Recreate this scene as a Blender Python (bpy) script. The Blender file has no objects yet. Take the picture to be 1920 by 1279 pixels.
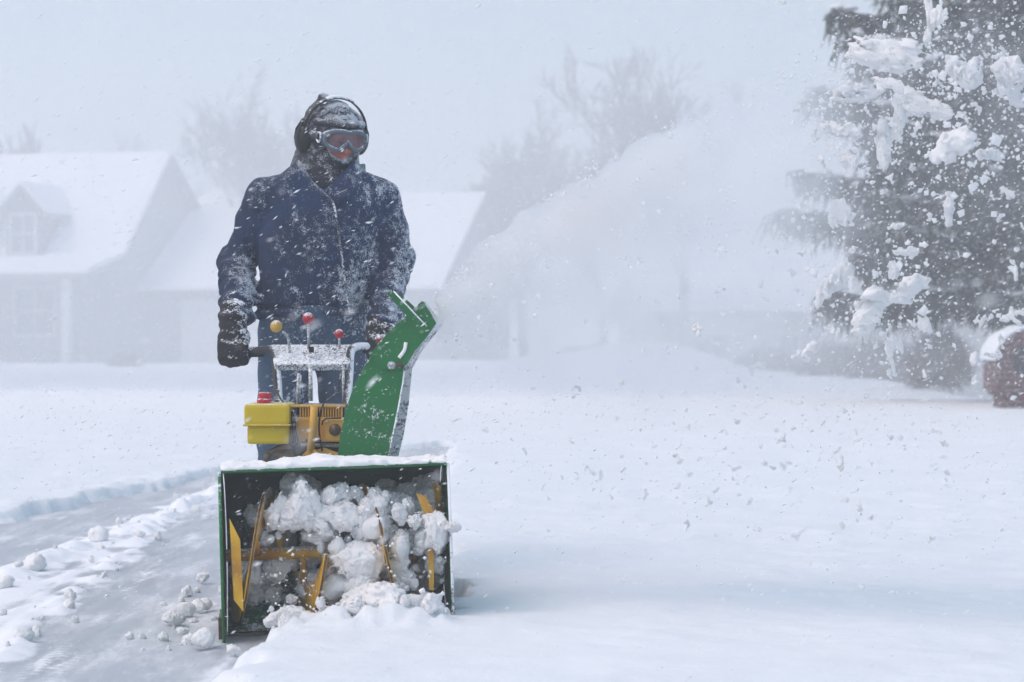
import bpy, bmesh, math, random
import numpy as np
from mathutils import Vector, Matrix

R_ = math.radians
rng = np.random.default_rng(7)
random.seed(7)
sc = bpy.context.scene
COL = sc.collection

# ------------------------------------------------------------------ camera
CAM_Z, F_PX, CX, HY = 1.0, 4011.0, 960.0, 620.0      # lens in photo pixels, horizon row
cam_d = bpy.data.cameras.new("camera")
cam = bpy.data.objects.new("camera", cam_d)
COL.objects.link(cam)
cam.location = (0, 0, CAM_Z)
cam.rotation_euler = (R_(90), 0, 0)
cam_d.sensor_width = 36.0
cam_d.lens = F_PX / 1920 * 36.0
cam_d.shift_y = -(639.5 - HY) / 1920
cam_d.clip_start, cam_d.clip_end = 0.05, 2000
cam_d.dof.use_dof = True
cam_d.dof.focus_distance = 7.4
cam_d.dof.aperture_fstop = 4.0
sc.camera = cam

# ------------------------------------------------------------------ sky, sun, exposure
SUN_AZ, SUN_EL = R_(-118), R_(56)                       # azimuth from +Y towards +X
w = bpy.data.worlds.new("World")
sc.world = w
w.use_nodes = True
nt = w.node_tree
nt.nodes.clear()
out = nt.nodes.new("ShaderNodeOutputWorld")
bg = nt.nodes.new("ShaderNodeBackground")
sky = nt.nodes.new("ShaderNodeTexSky")
sky.sky_type = 'NISHITA'
sky.sun_disc = False
sky.sun_elevation = SUN_EL
sky.sun_rotation = SUN_AZ
sky.dust_density = 4.0
sky.air_density = 1.0
hsv = nt.nodes.new("ShaderNodeHueSaturation")
hsv.inputs['Saturation'].default_value = 1.30
hsv.inputs['Hue'].default_value = 0.472
nt.links.new(sky.outputs[0], hsv.inputs['Color'])
nt.links.new(hsv.outputs[0], bg.inputs['Color'])
bg.inputs['Strength'].default_value = 0.15
nt.links.new(bg.outputs[0], out.inputs['Surface'])
sd = bpy.data.lights.new("sun", 'SUN')
sd.energy = 0.5
sd.angle = R_(85)
sd.color = (1.0, 0.975, 0.94)
so = bpy.data.objects.new("sun", sd)
COL.objects.link(so)
sdir = Vector((math.sin(SUN_AZ) * math.cos(SUN_EL), math.cos(SUN_AZ) * math.cos(SUN_EL), math.sin(SUN_EL)))
so.rotation_euler = sdir.to_track_quat('Z', 'Y').to_euler()
so.location = (0, 0, 40)
sc.view_settings.view_transform = 'Standard'
sc.view_settings.look = 'None'
sc.view_settings.exposure = 0.27
sc.view_settings.gamma = 1.0
sc.cycles.volume_bounces = 8
sc.cycles.max_bounces = 14
sc.cycles.transparent_max_bounces = 16
HAZE_DENSITY = 0.0078
ADDED_HAZE_DENSITY = 0.064

# ------------------------------------------------------------------ helpers
def P(px, py, Y):
    return np.array(((px - CX) / F_PX * Y, Y, CAM_Z + (HY - py) / F_PX * Y))

def props(o, label=None, cat=None, group=None, kind=None):
    if label: o["label"] = label
    if cat: o["category"] = cat
    if group: o["group"] = group
    if kind: o["kind"] = kind
    return o

def root(name, loc, label, cat, group=None):
    o = bpy.data.objects.new(name, None)
    o.empty_display_size = 0.1
    COL.objects.link(o)
    o.location = [float(v) for v in loc]
    return props(o, label, cat, group)

def base_loc(o):
    v = Vector((0, 0, 0))
    while o is not None:
        v += Vector(o.location); o = o.parent
    return np.array(v)

def obj(name, v, f, m, parent=None, smooth=True, solid=0.0, loc=None):
    """one mesh object from world coordinates"""
    v = np.asarray(v, dtype=np.float64).reshape(-1, 3)
    off = base_loc(parent) if parent is not None else (np.array(loc, dtype=float) if loc is not None else np.zeros(3))
    me = bpy.data.meshes.new(name)
    if isinstance(f, np.ndarray):
        n, k = f.shape
        me.vertices.add(len(v)); me.vertices.foreach_set("co", (v - off).astype(np.float32).ravel())
        me.loops.add(n * k); me.loops.foreach_set("vertex_index", f.astype(np.int32).ravel())
        me.polygons.add(n); me.polygons.foreach_set("loop_start", (np.arange(n) * k).astype(np.int32))
        me.update(calc_edges=True); me.validate()
    else:
        me.from_pydata((v - off).tolist(), [], [list(map(int, q)) for q in f])
        me.update()
    if smooth:
        me.polygons.foreach_set("use_smooth", np.ones(len(me.polygons), dtype=bool))
    if m: me.materials.append(m)
    o = bpy.data.objects.new(name, me)
    COL.objects.link(o)
    if parent is not None: o.parent = parent
    elif loc is not None: o.location = [float(q) for q in loc]
    if solid:
        s = o.modifiers.new("solid", 'SOLIDIFY'); s.thickness = solid; s.offset = 0
    return o

class MB:
    def __init__(s): s.v, s.f = [], []
    def raw(s, v, f):
        b = len(s.v); s.v += [tuple(map(float, q)) for q in v]; s.f += [[b + i for i in q] for q in f]
        return s
    def box(s, lo, hi, M=None, bev=0.0):
        (x0, y0, z0), (x1, y1, z1) = lo, hi
        if bev:
            bm = bmesh.new(); bmesh.ops.create_cube(bm, size=1)
            for q in bm.verts:
                q.co = Vector(((x0 + x1) / 2 + q.co.x * (x1 - x0), (y0 + y1) / 2 + q.co.y * (y1 - y0), (z0 + z1) / 2 + q.co.z * (z1 - z0)))
            bmesh.ops.bevel(bm, geom=bm.edges[:], offset=bev, segments=2, affect='EDGES', profile=0.6)
            bm.verts.index_update()
            v = [tuple(q.co) for q in bm.verts]; f = [[q.index for q in p.verts] for p in bm.faces]
            bm.free()
        else:
            v = [(x0, y0, z0), (x1, y0, z0), (x1, y1, z0), (x0, y1, z0), (x0, y0, z1), (x1, y0, z1), (x1, y1, z1), (x0, y1, z1)]
            f = [(0, 3, 2, 1), (4, 5, 6, 7), (0, 1, 5, 4), (1, 2, 6, 5), (2, 3, 7, 6), (3, 0, 4, 7)]
        if M is not None: v = [M(q) for q in v]
        return s.raw(v, f)
    def prism(s, poly, d):
        """poly: list of 3D points, extruded along vector d"""
        n = len(poly); d = np.array(d)
        v = [np.array(p) for p in poly] + [np.array(p) + d for p in poly]
        f = [list(range(n))[::-1], list(range(n, 2 * n))] + [(i, (i + 1) % n, n + (i + 1) % n, n + i) for i in range(n)]
        return s.raw(v, f)
    def tube(s, path, r, n=10, cap=True):
        path = [np.array(p, dtype=float) for p in path]
        rr = r if hasattr(r, '__len__') else [r] * len(path)
        rings = []; u = None
        for i, p in enumerate(path):
            t = path[min(i + 1, len(path) - 1)] - path[max(i - 1, 0)]
            t = t / (np.linalg.norm(t) + 1e-9)
            if u is None:
                a = np.array((0, 0, 1.)) if abs(t[2]) < 0.8 else np.array((1., 0, 0))
                u = np.cross(t, a)
            u = u - t * np.dot(u, t); u /= np.linalg.norm(u) + 1e-9
            q = np.cross(t, u)
            rings.append([p + rr[i] * (math.cos(k * 2 * math.pi / n) * u + math.sin(k * 2 * math.pi / n) * q) for k in range(n)])
        v = [x for rg in rings for x in rg]; f = []
        for i in range(len(path) - 1):
            for k in range(n):
                f.append((i * n + k, i * n + (k + 1) % n, (i + 1) * n + (k + 1) % n, (i + 1) * n + k))
        if cap:
            f.append(list(range(n))[::-1]); f.append([(len(path) - 1) * n + k for k in range(n)])
        return s.raw(v, f)
    def ball(s, c, r, nu=16, nv=10, M=None):
        rr = r if hasattr(r, '__len__') else (r, r, r)
        v = [(0, 0, -1)]
        for j in range(1, nv):
            a = -math.pi / 2 + math.pi * j / nv
            for i in range(nu):
                b = 2 * math.pi * i / nu
                v.append((math.cos(a) * math.cos(b), math.cos(a) * math.sin(b), math.sin(a)))
        v.append((0, 0, 1)); L = len(v) - 1; f = []
        for i in range(nu):
            f.append((0, 1 + (i + 1) % nu, 1 + i))
            f.append((L, L - nu + i, L - nu + (i + 1) % nu))
            for j in range(nv - 2):
                a = 1 + j * nu
                f.append((a + i, a + (i + 1) % nu, a + nu + (i + 1) % nu, a + nu + i))
        v = [np.array(c) + np.array(q) * np.array(rr) for q in v]
        if M is not None: v = [M(q) for q in v]
        return s.raw(v, f)
    def build(s, name, m, parent=None, smooth=False, solid=0.0, loc=None):
        o = obj(name, s.v, s.f, m, parent, smooth, solid, loc)
        return o

def smooth_path(pts, n=6):
    """Catmull-Rom through points"""
    pts = [np.array(p, dtype=float) for p in pts]
    pp = [2 * pts[0] - pts[1]] + pts + [2 * pts[-1] - pts[-2]]
    o = []
    for i in range(1, len(pp) - 2):
        for k in range(n):
            t = k / n
            o.append(0.5 * (2 * pp[i] + (pp[i + 1] - pp[i - 1]) * t + (2 * pp[i - 1] - 5 * pp[i] + 4 * pp[i + 1] - pp[i + 2]) * t * t + (3 * pp[i] - pp[i - 1] - 3 * pp[i + 1] + pp[i + 2]) * t ** 3))
    o.append(pts[-1])
    return o

# vectorised value noise
def vnoise(p, seed=0):
    p = np.asarray(p, dtype=np.float32)
    i = np.floor(p).astype(np.int64); f = p - i
    f = f * f * (3 - 2 * f)
    def h(a, b, c):
        n = (a * 374761393 + b * 668265263 + c * 2147483647 + seed * 974711) & 0xffffffff
        n = ((n ^ (n >> 13)) * 1274126177) & 0xffffffff
        n = n ^ (n >> 16)
        return (n & 0xffff).astype(np.float32) / 32767.5 - 1
    x, y, z = i[..., 0], i[..., 1], i[..., 2]
    fx, fy, fz = f[..., 0], f[..., 1], f[..., 2]
    r = 0
    for dx in (0, 1):
        for dy in (0, 1):
            for dz in (0, 1):
                r = r + h(x + dx, y + dy, z + dz) * (fx if dx else 1 - fx) * (fy if dy else 1 - fy) * (fz if dz else 1 - fz)
    return r

def fbm(p, oct=4, seed=0, gain=0.5):
    r, a = 0, 1.0
    p = np.asarray(p, dtype=np.float32)
    for k in range(oct):
        r = r + a * vnoise(p * 2.03 ** k, seed + k); a *= gain
    return r

# signed distance shapes, and surface nets to mesh them
def s_caps(p, a, b, ra, rb):
    a = np.array(a, dtype=np.float32); b = np.array(b, dtype=np.float32); d = b - a
    t = np.clip(((p - a) @ d) / float(d @ d + 1e-9), 0, 1)
    return np.linalg.norm(p - a - t[..., None] * d, axis=-1) - (ra + (rb - ra) * t)
def s_ell(p, c, r):
    r = np.array(r, dtype=np.float32)
    q = (p - np.array(c, dtype=np.float32)) / r
    k = np.linalg.norm(q, axis=-1)
    return (k - 1) * float(r.min()) * 0.5 + (k - 1) * 0.5 * k / (np.linalg.norm(q / r, axis=-1) + 1e-6)
def smin(a, b, k):
    h = np.clip(0.5 + 0.5 * (b - a) / k, 0, 1)
    return b + (a - b) * h - k * h * (1 - h)
def smax(a, b, k): return -smin(-a, -b, k)

def nets(fn, lo, hi, h):
    lo = np.array(lo, dtype=np.float32); hi = np.array(hi, dtype=np.float32)
    n = np.ceil((hi - lo) / h).astype(int) + 1
    ax = [lo[i] + h * np.arange(n[i], dtype=np.float32) for i in range(3)]
    V = np.empty(n, dtype=np.float32)
    step = max(1, int(400000 / (n[1] * n[2])))
    for i in range(0, n[0], step):
        g = np.stack(np.meshgrid(ax[0][i:i + step], ax[1], ax[2], indexing='ij'), -1)
        V[i:i + step] = fn(g)
    V[0], V[-1], V[:, 0], V[:, -1], V[:, :, 0], V[:, :, -1] = (1,) * 6
    S = V < 0
    c = n - 1
    cnt = np.zeros(c, dtype=np.float32); acc = np.zeros(tuple(c) + (3,), dtype=np.float32)
    def sub(A, o): return A[o[0]:o[0] + c[0], o[1]:o[1] + c[1], o[2]:o[2] + c[2]]
    for a in range(3):
        b1, b2 = (a + 1) % 3, (a + 2) % 3
        for u in (0, 1):
            for v in (0, 1):
                o = [0, 0, 0]; o[b1] = u; o[b2] = v
                e = list(o); e[a] = 1
                m = sub(S, o) != sub(S, e)
                v0, v1 = sub(V, o)[m], sub(V, e)[m]
                t = v0 / (v0 - v1)
                q = np.zeros((len(t), 3), dtype=np.float32); q[:] = o; q[:, a] = t
                acc[m] += q; cnt[m] += 1
    act = cnt > 0
    idx = -np.ones(c, dtype=np.int64); idx[act] = np.arange(act.sum())
    ijk = np.argwhere(act)
    verts = lo + h * (ijk + acc[act] / cnt[act][:, None])
    quads = []
    for a in range(3):
        b1, b2 = (a + 1) % 3, (a + 2) % 3
        s0 = [slice(None)] * 3; s1 = [slice(None)] * 3
        s0[a] = slice(0, c[a]); s1[a] = slice(1, c[a] + 1)
        for b in (b1, b2): s0[b] = slice(1, c[b]); s1[b] = slice(1, c[b])
        A, B = S[tuple(s0)], S[tuple(s1)]
        for flip, m in ((False, A & ~B), (True, ~A & B)):
            w_ = np.argwhere(m)
            if not len(w_): continue
            w_[:, b1] += 1; w_[:, b2] += 1
            def ix(d1, d2):
                q = w_.copy(); q[:, b1] -= d1; q[:, b2] -= d2
                return idx[q[:, 0], q[:, 1], q[:, 2]]
            q = np.stack([ix(1, 1), ix(0, 1), ix(0, 0), ix(1, 0)], 1)
            quads.append(q[:, ::-1] if flip else q)
    return verts, np.concatenate(quads)

# ------------------------------------------------------------------ materials
def new_mat(name):
    m = bpy.data.materials.new(name); m.use_nodes = True
    t = m.node_tree
    return m, t, t.nodes["Principled BSDF"]

def nz(t, scale, detail=4, rough=0.55, coord='Object', vec=None):
    n = t.nodes.new("ShaderNodeTexNoise")
    n.inputs['Scale'].default_value = scale; n.inputs['Detail'].default_value = detail; n.inputs['Roughness'].default_value = rough
    if vec is None:
        tc = t.nodes.new("ShaderNodeTexCoord"); vec = tc.outputs[coord]
    t.links.new(vec, n.inputs['Vector'])
    return n.outputs['Fac']
def mth(t, op, a, b=None, clamp=False):
    n = t.nodes.new("ShaderNodeMath"); n.operation = op; n.use_clamp = clamp
    for i, x in enumerate((a, b)):
        if x is None: continue
        if isinstance(x, (int, float)): n.inputs[i].default_value = x
        else: t.links.new(x, n.inputs[i])
    return n.outputs[0]
def sstep(t, x, a, b, lo=0.0, hi=1.0):
    n = t.nodes.new("ShaderNodeMapRange"); n.interpolation_type = 'SMOOTHSTEP'
    t.links.new(x, n.inputs['Value'])
    for k, q in zip(('From Min', 'From Max', 'To Min', 'To Max'), (a, b, lo, hi)): n.inputs[k].default_value = q
    return n.outputs['Result']
def mixc(t, f, a, b):
    n = t.nodes.new("ShaderNodeMix"); n.data_type = 'RGBA'
    if isinstance(f, (int, float)): n.inputs[0].default_value = f
    else: t.links.new(f, n.inputs[0])
    for i, x in ((6, a), (7, b)):
        if isinstance(x, tuple): n.inputs[i].default_value = (*x, 1)
        else: t.links.new(x, n.inputs[i])
    return n.outputs[2]
def bump(t, b, h, strength=0.3, dist=0.01):
    n = t.nodes.new("ShaderNodeBump"); n.inputs['Strength'].default_value = strength; n.inputs['Distance'].default_value = dist
    t.links.new(h, n.inputs['Height']); t.links.new(n.outputs[0], b.inputs['Normal'])
def nrm(t):
    g = t.nodes.new("ShaderNodeNewGeometry"); s = t.nodes.new("ShaderNodeSeparateXYZ")
    t.links.new(g.outputs['Normal'], s.inputs[0])
    return s.outputs

SNOW_C = (0.86, 0.885, 0.92)
def mat_snow(name, c=SNOW_C, bscale=40, bstr=0.35, bdist=0.01, glow=0.0):
    m, t, b = new_mat(name)
    n1 = nz(t, bscale, 6, 0.6); n2 = nz(t, 2.2, 3)
    col = mixc(t, sstep(t, n2, 0.3, 0.7), tuple(x * 0.965 for x in c), c)
    t.links.new(col, b.inputs['Base Color'])
    b.inputs['Roughness'].default_value = 0.8
    b.inputs['Specular IOR Level'].default_value = 0.15
    b.inputs['Subsurface Weight'].default_value = 0.0
    bump(t, b, n1, bstr, bdist)
    if glow:     # loose snow lets light through
        tr = t.nodes.new("ShaderNodeBsdfTranslucent"); tr.inputs[0].default_value = (0.97, 0.98, 0.99, 1)
        mx = t.nodes.new("ShaderNodeMixShader"); mx.inputs[0].default_value = glow
        t.links.new(b.outputs[0], mx.inputs[1]); t.links.new(tr.outputs[0], mx.inputs[2])
        t.links.new(mx.outputs[0], t.nodes["Material Output"].inputs['Surface'])
    return m

def mat_frost(name, base, base2=None, amount=0.5, fine=160, mid=22, up=0.25, side=0.0, rough=0.6, bstr=0.25, metal=0.0, weave=0, soft=0.05, patch=0.0, snow=(0.80, 0.84, 0.89)):
    """base colour with wind-packed snow caught on it; amount 0..1 of the surface is snow"""
    m, t, b = new_mat(name)
    nf = nz(t, fine, 3, 0.7); nm = nz(t, mid, 4, 0.6); nl = nz(t, 5, 3)
    s = mth(t, 'ADD', mth(t, 'MULTIPLY', nf, 0.5 - patch * 0.4), mth(t, 'ADD', mth(t, 'MULTIPLY', nm, 0.32), mth(t, 'MULTIPLY', nl, 0.18 + patch * 0.4)))
    N = nrm(t)
    s = mth(t, 'ADD', s, mth(t, 'MULTIPLY', N['Z'], up * 0.25))
    if side: s = mth(t, 'ADD', s, mth(t, 'MULTIPLY', N['X'], side * 0.25))
    thr = 0.72 - 0.44 * amount
    fac = sstep(t, s, thr - soft, thr + soft)
    bc = mixc(t, sstep(t, nl, 0.3, 0.7), base, base2 or tuple(x * 0.75 for x in base))
    if weave:
        bc = mixc(t, sstep(t, nz(t, weave, 2), 0.35, 0.65), bc, mixc(t, 0.6, bc, (0.0, 0.0, 0.0)))
    t.links.new(mixc(t, fac, bc, snow), b.inputs['Base Color'])
    t.links.new(sstep(t, fac, 0, 1, rough, 0.9), b.inputs['Roughness'])
    b.inputs['Metallic'].default_value = metal
    b.inputs['Specular IOR Level'].default_value = 0.3
    bump(t, b, mth(t, 'ADD', s, fac), bstr, 0.004)
    return m

def mat_plain(name, c, rough=0.6, metal=0.0, var=0.2, scale=8, spec=0.3):
    m, t, b = new_mat(name)
    n = nz(t, scale, 5)
    t.links.new(mixc(t, sstep(t, n, 0.3, 0.7), tuple(x * (1 - var) for x in c), tuple(min(1, x * (1 + var * 0.5)) for x in c)), b.inputs['Base Color'])
    b.inputs['Roughness'].default_value = rough; b.inputs['Metallic'].default_value = metal
    b.inputs['Specular IOR Level'].default_value = spec
    bump(t, b, n, 0.1, 0.003)
    return m

M_snow = mat_snow("snow_fresh", (0.75, 0.795, 0.835))
M_snowfine = mat_snow("snow_lump", (0.95, 0.96, 0.97), 70, 0.5, 0.006, 0.12)
M_flake = mat_snow("snow_flake", (0.97, 0.975, 0.98), 70, 0.0, 0.006, 0.6)
M_snowwet = mat_snow("snow_churned", (0.80, 0.815, 0.83), 60, 0.6, 0.008)
M_roofsnow = mat_snow("snow_roof", (0.87, 0.89, 0.92), 3, 0.2, 0.03)

# ------------------------------------------------------------------ ground
def drive_left(Y):    # left edge of the cleared driveway
    return np.interp(Y, [0, 5, 8, 11, 13, 14.6, 16, 17.2, 18.5], [-4.6, -3.9, -3.2, -2.63, -2.28, -2.04, -1.72, -1.25, -0.5])
def drive_right(Y):   # right edge: the cut edge before the machine, the swath behind it
    return np.interp(Y, [0, 5, 6.55, 6.85, 7.0, 8, 12, 15, 18.5], [-0.74, -0.745, -0.80, -0.6, -0.24, -0.26, -0.42, -0.47, -0.5])

def cleared(X, Y):
    """>0 inside the cleared strip, metres from its edge"""
    return np.minimum(np.minimum(X - drive_left(Y), drive_right(Y) - X), 18.3 - Y)

def snow_height(X, Y):
    p = np.stack([X, Y, np.zeros_like(X)], -1)
    far = np.clip((Y - 12) / 20, 0, 1)
    h = 0.085 - 0.03 * np.clip((-1.0 - X) / 0.5, 0, 1) * np.clip((22 - Y) / 8, 0, 1) + 0.012 * fbm(p * 0.9, 3, 3) + 0.10 * far * vnoise(p * 0.16, 11)
    near = np.clip(1 - (Y - 8) / 14, 0, 1)
    h += near * (0.0045 * fbm(p * 7, 4, 21))
    # rough, thrown lumps lying over the field
    sp = fbm(p * 3.1, 4, 41)
    h += 0.018 * np.clip(sp - 0.35, 0, 1) * np.clip(1.4 - np.abs(Y - 13) / 8, 0, 1)
    # drifts far behind
    for (px, d, r, a) in ((1190, 44, 1.6, 0.50), (1010, 46, 1.8, 0.30), (1290, 44, 1.2, 0.16), (1320, 47, 2.0, 0.1), (700, 54, 3, 0.15)):
        cx = (px - CX) / F_PX * d
        h += a * np.exp(-((X - cx) ** 2 / (r * r) + (Y - d) ** 2 / 6.0))
    # the lawn falls away beyond its far edge on that side
    edge = np.interp(X, [2.0, 3.6, 5.8, 6.9, 9], [60, 46, 43, 31, 27])
    h -= 1.25 * np.clip((Y - edge) / 5, 0, 1) ** 1.4 * (X > 1.5)
    # furrow heap pushed up at the mouth of the machine
    h += 0.035 * np.exp(-((Y - 6.66) / 0.10) ** 2) * np.clip((X + 0.82) / 0.08, 0, 1) * np.clip((-0.17 - X) / 0.06, 0, 1) * (1 + 0.9 * fbm(p * 16, 3, 8))
    # cut edges: crumbly
    c = cleared(X, Y) + 0.05 * fbm(p * 5, 3, 5) + 0.02 * fbm(p * 19, 2, 6)
    k = np.clip((c + 0.05) / 0.085, 0, 1)
    rim = np.exp(-((c + 0.14) / 0.12) ** 2) * 0.014 * (1 + fbm(p * 9, 3, 15)) * (X < -1.2)
    return np.where(k > 0, (h + rim) * (1 - k) - 0.05 * k, h + rim)

def drive_height(X, Y):
    p = np.stack([X, Y, np.zeros_like(X)], -1)
    h = 0.004 + 0.004 * fbm(p * np.array((14, 3, 1.)), 3, 31)
    na = -2.0 + 0.04 * (Y - 9) + 0.06 * fbm(p * 1.5, 2, 51)
    nb = np.interp(Y, [5, 7.4, 9.5, 11, 14], [-1.5, -1.59, -1.71, -1.81, -1.75]) + 0.03 * fbm(p * 2, 2, 52)
    lump = np.clip(0.75 + 1.2 * fbm(p * 6.5, 4, 53), 0, 2.2)
    h += 0.022 * np.exp(-((X - na) / 0.11) ** 2) * lump + 0.018 * np.exp(-((X - nb) / 0.055) ** 2) * lump
    h += 0.010 * np.clip((X - na) / 0.2, 0, 1) * np.clip((nb - X) / 0.12, 0, 1) * (1 + 0.5 * fbm(p * 4, 3, 54))
    # tyre tread beside the small ridge
    tr = np.exp(-((X - nb - 0.17) / 0.075) ** 2)
    h += tr * 0.010 * np.sin((Y + 0.5 * np.abs(X - nb - 0.17)) * 2 * math.pi / 0.055) * (0.5 + 0.5 * vnoise(p * 3, 9))
    # furrow streaks left by the scraper
    h += 0.003 * vnoise(p * np.array((34, 1.2, 1.)), 60)
    return h

def grid(xs, ys, hf):
    X, Y = np.meshgrid(xs, ys, indexing='ij')
    Z = hf(X, Y)
    v = np.stack([X, Y, Z], -1).reshape(-1, 3)
    nx, ny = len(xs), len(ys)
    a = (np.arange(nx - 1)[:, None] * ny + np.arange(ny - 1)[None]).ravel()
    return v, np.stack([a, a + ny, a + ny + 1, a + 1], 1)

xs = np.concatenate([np.arange(-400, -30, 12), np.arange(-30, -8, 0.5), np.arange(-8, -4, 0.08), np.arange(-4, 3.4, 0.02), np.arange(3.4, 12, 0.1), np.arange(12, 40, 0.8), np.arange(40, 401, 12)])
ys = np.concatenate([np.arange(-40, 4, 2), np.arange(4, 12, 0.02), np.arange(12, 20, 0.04), np.arange(20, 60, 0.3), np.arange(60, 120, 2), np.arange(120, 900, 20)])
v, f = grid(xs, ys, snow_height)
props(obj("snow_field", v, f, M_snow), kind="structure")

def mat_drive():
    m, t, b = new_mat("icy_pavement")
    tc = t.nodes.new("ShaderNodeTexCoord")
    mp = t.nodes.new("ShaderNodeMapping"); mp.inputs['Scale'].default_value = (1, 0.28, 1)
    t.links.new(tc.outputs['Object'], mp.inputs[0])
    n1 = nz(t, 5, 6, 0.62, vec=mp.outputs[0]); n2 = nz(t, 60, 5, 0.7, vec=mp.outputs[0]); n3 = nz(t, 1.3, 3)
    sp = t.nodes.new("ShaderNodeSeparateXYZ"); t.links.new(tc.outputs['Object'], sp.inputs[0])
    s = mth(t, 'ADD', mth(t, 'MULTIPLY', n1, 0.55), mth(t, 'ADD', mth(t, 'MULTIPLY', n2, 0.25), mth(t, 'MULTIPLY', n3, 0.2)))
    ridge = sstep(t, sp.outputs['Z'], 0.006, 0.02)
    s = mth(t, 'ADD', s, mth(t, 'MULTIPLY', ridge, 0.4))
    c = mixc(t, sstep(t, s, 0.42, 0.74), (0.40, 0.44, 0.48), (0.82, 0.85, 0.89))
    t.links.new(c, b.inputs['Base Color'])
    t.links.new(sstep(t, s, 0.4, 0.6, 0.42, 0.8), b.inputs['Roughness'])
    b.inputs['Specular IOR Level'].default_value = 0.35
    bump(t, b, s, 0.4, 0.008)
    return m
v, f = grid(np.arange(-5.4, 0.0, 0.016), np.arange(2.5, 19, 0.025), drive_height)
props(obj("driveway", v, f, mat_drive()), kind="structure")

# ------------------------------------------------------------------ houses
def mat_siding(name, c, pitch=0.13):
    m, t, b = new_mat(name)
    tc = t.nodes.new("ShaderNodeTexCoord"); sp = t.nodes.new("ShaderNodeSeparateXYZ")
    t.links.new(tc.outputs['Object'], sp.inputs[0])
    fr = mth(t, 'FRACT', mth(t, 'DIVIDE', sp.outputs['Z'], pitch))
    n = nz(t, 3, 4)
    cc = mixc(t, sstep(t, n, 0.3, 0.7), tuple(x * 0.9 for x in c), c)
    t.links.new(cc, b.inputs['Base Color'])
    b.inputs['Roughness'].default_value = 0.7
    bump(t, b, fr, 0.9, 0.02)
    return m
M_siding = mat_siding("siding_grey", (0.25, 0.26, 0.275))
M_dormer = mat_siding("siding_slate", (0.055, 0.06, 0.075))
M_beige = mat_siding("siding_beige", (0.36, 0.35, 0.31))
M_trim = mat_plain("trim_white", (0.55, 0.56, 0.56), 0.5)
M_fascia = mat_plain("fascia_grey", (0.20, 0.21, 0.22), 0.6)
M_glass = mat_plain("window_glass", (0.05, 0.06, 0.08), 0.12, spec=0.6)
M_door = mat_plain("door_paint", (0.14, 0.15, 0.18), 0.5)

def frame(ox, oy, yaw):
    c, s = math.cos(yaw), math.sin(yaw)      # +u along the front, +d back, z up
    return lambda q: (ox + q[0] * c + q[1] * s, oy - q[0] * s + q[1] * c, q[2])

def slab(M, u0, u1, prof, th):
    """roof sheet: prof = [(d, z)...] swept from u0 to u1 with thickness th upwards"""
    mb = MB(); n = len(prof)
    v = []
    for u in (u0, u1):
        v += [M((u, d, z)) for d, z in prof] + [M((u, d, z + th)) for d, z in prof]
    f = []
    for i in range(n - 1):
        f += [(i, i + 1, 2 * n + i + 1, 2 * n + i), (n + i, 3 * n + i, 3 * n + i + 1, n + i + 1)]
        f += [(i, n + i, n + i + 1, i + 1), (2 * n + i, 2 * n + i + 1, 3 * n + i + 1, 3 * n + i)]
    f += [(0, 2 * n, 3 * n, n), (n - 1, 2 * n - 1, 4 * n - 1, 3 * n - 1)]
    return mb.raw(v, f)

def gable_wall(M, u0, u1, prof, z0):
    """closed solid under a roof profile"""
    n = len(prof)
    poly = [(d, z) for d, z in prof] + [(prof[-1][0], z0), (prof[0][0], z0)]
    k = len(poly)
    v = [M((u0, d, z)) for d, z in poly] + [M((u1, d, z)) for d, z in poly]
    f = [list(range(k)), list(range(k, 2 * k))[::-1]] + [(i, k + i, k + (i + 1) % k, (i + 1) % k) for i in range(k)]
    return MB().raw(v, f)

def window(M, u0, u1, z0, z1, d, par, name="window"):
    mb = MB(); w_ = 0.07
    for lo, hi in (((u0 - w_, d - .05, z0 - w_), (u0, d - .004, z1 + w_)), ((u1, d - .05, z0 - w_), (u1 + w_, d - .004, z1 + w_)),
                   ((u0, d - .05, z1), (u1, d - .004, z1 + w_)), ((u0, d - .05, z0 - w_), (u1, d - .004, z0)),
                   (((u0 + u1) / 2 - .02, d - .04, z0), ((u0 + u1) / 2 + .02, d - .006, z1)), ((u0, d - .042, (z0 + z1) / 2 - .02), (u1, d - .008, (z0 + z1) / 2 + .02))):
        mb.box(lo, hi, M)
    o = mb.build(name, M_trim, par)
    MB().box((u0, d - .02, z0), (u1, d - .003, z1), M).build("pane", M_glass, o)
    return o

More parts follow.
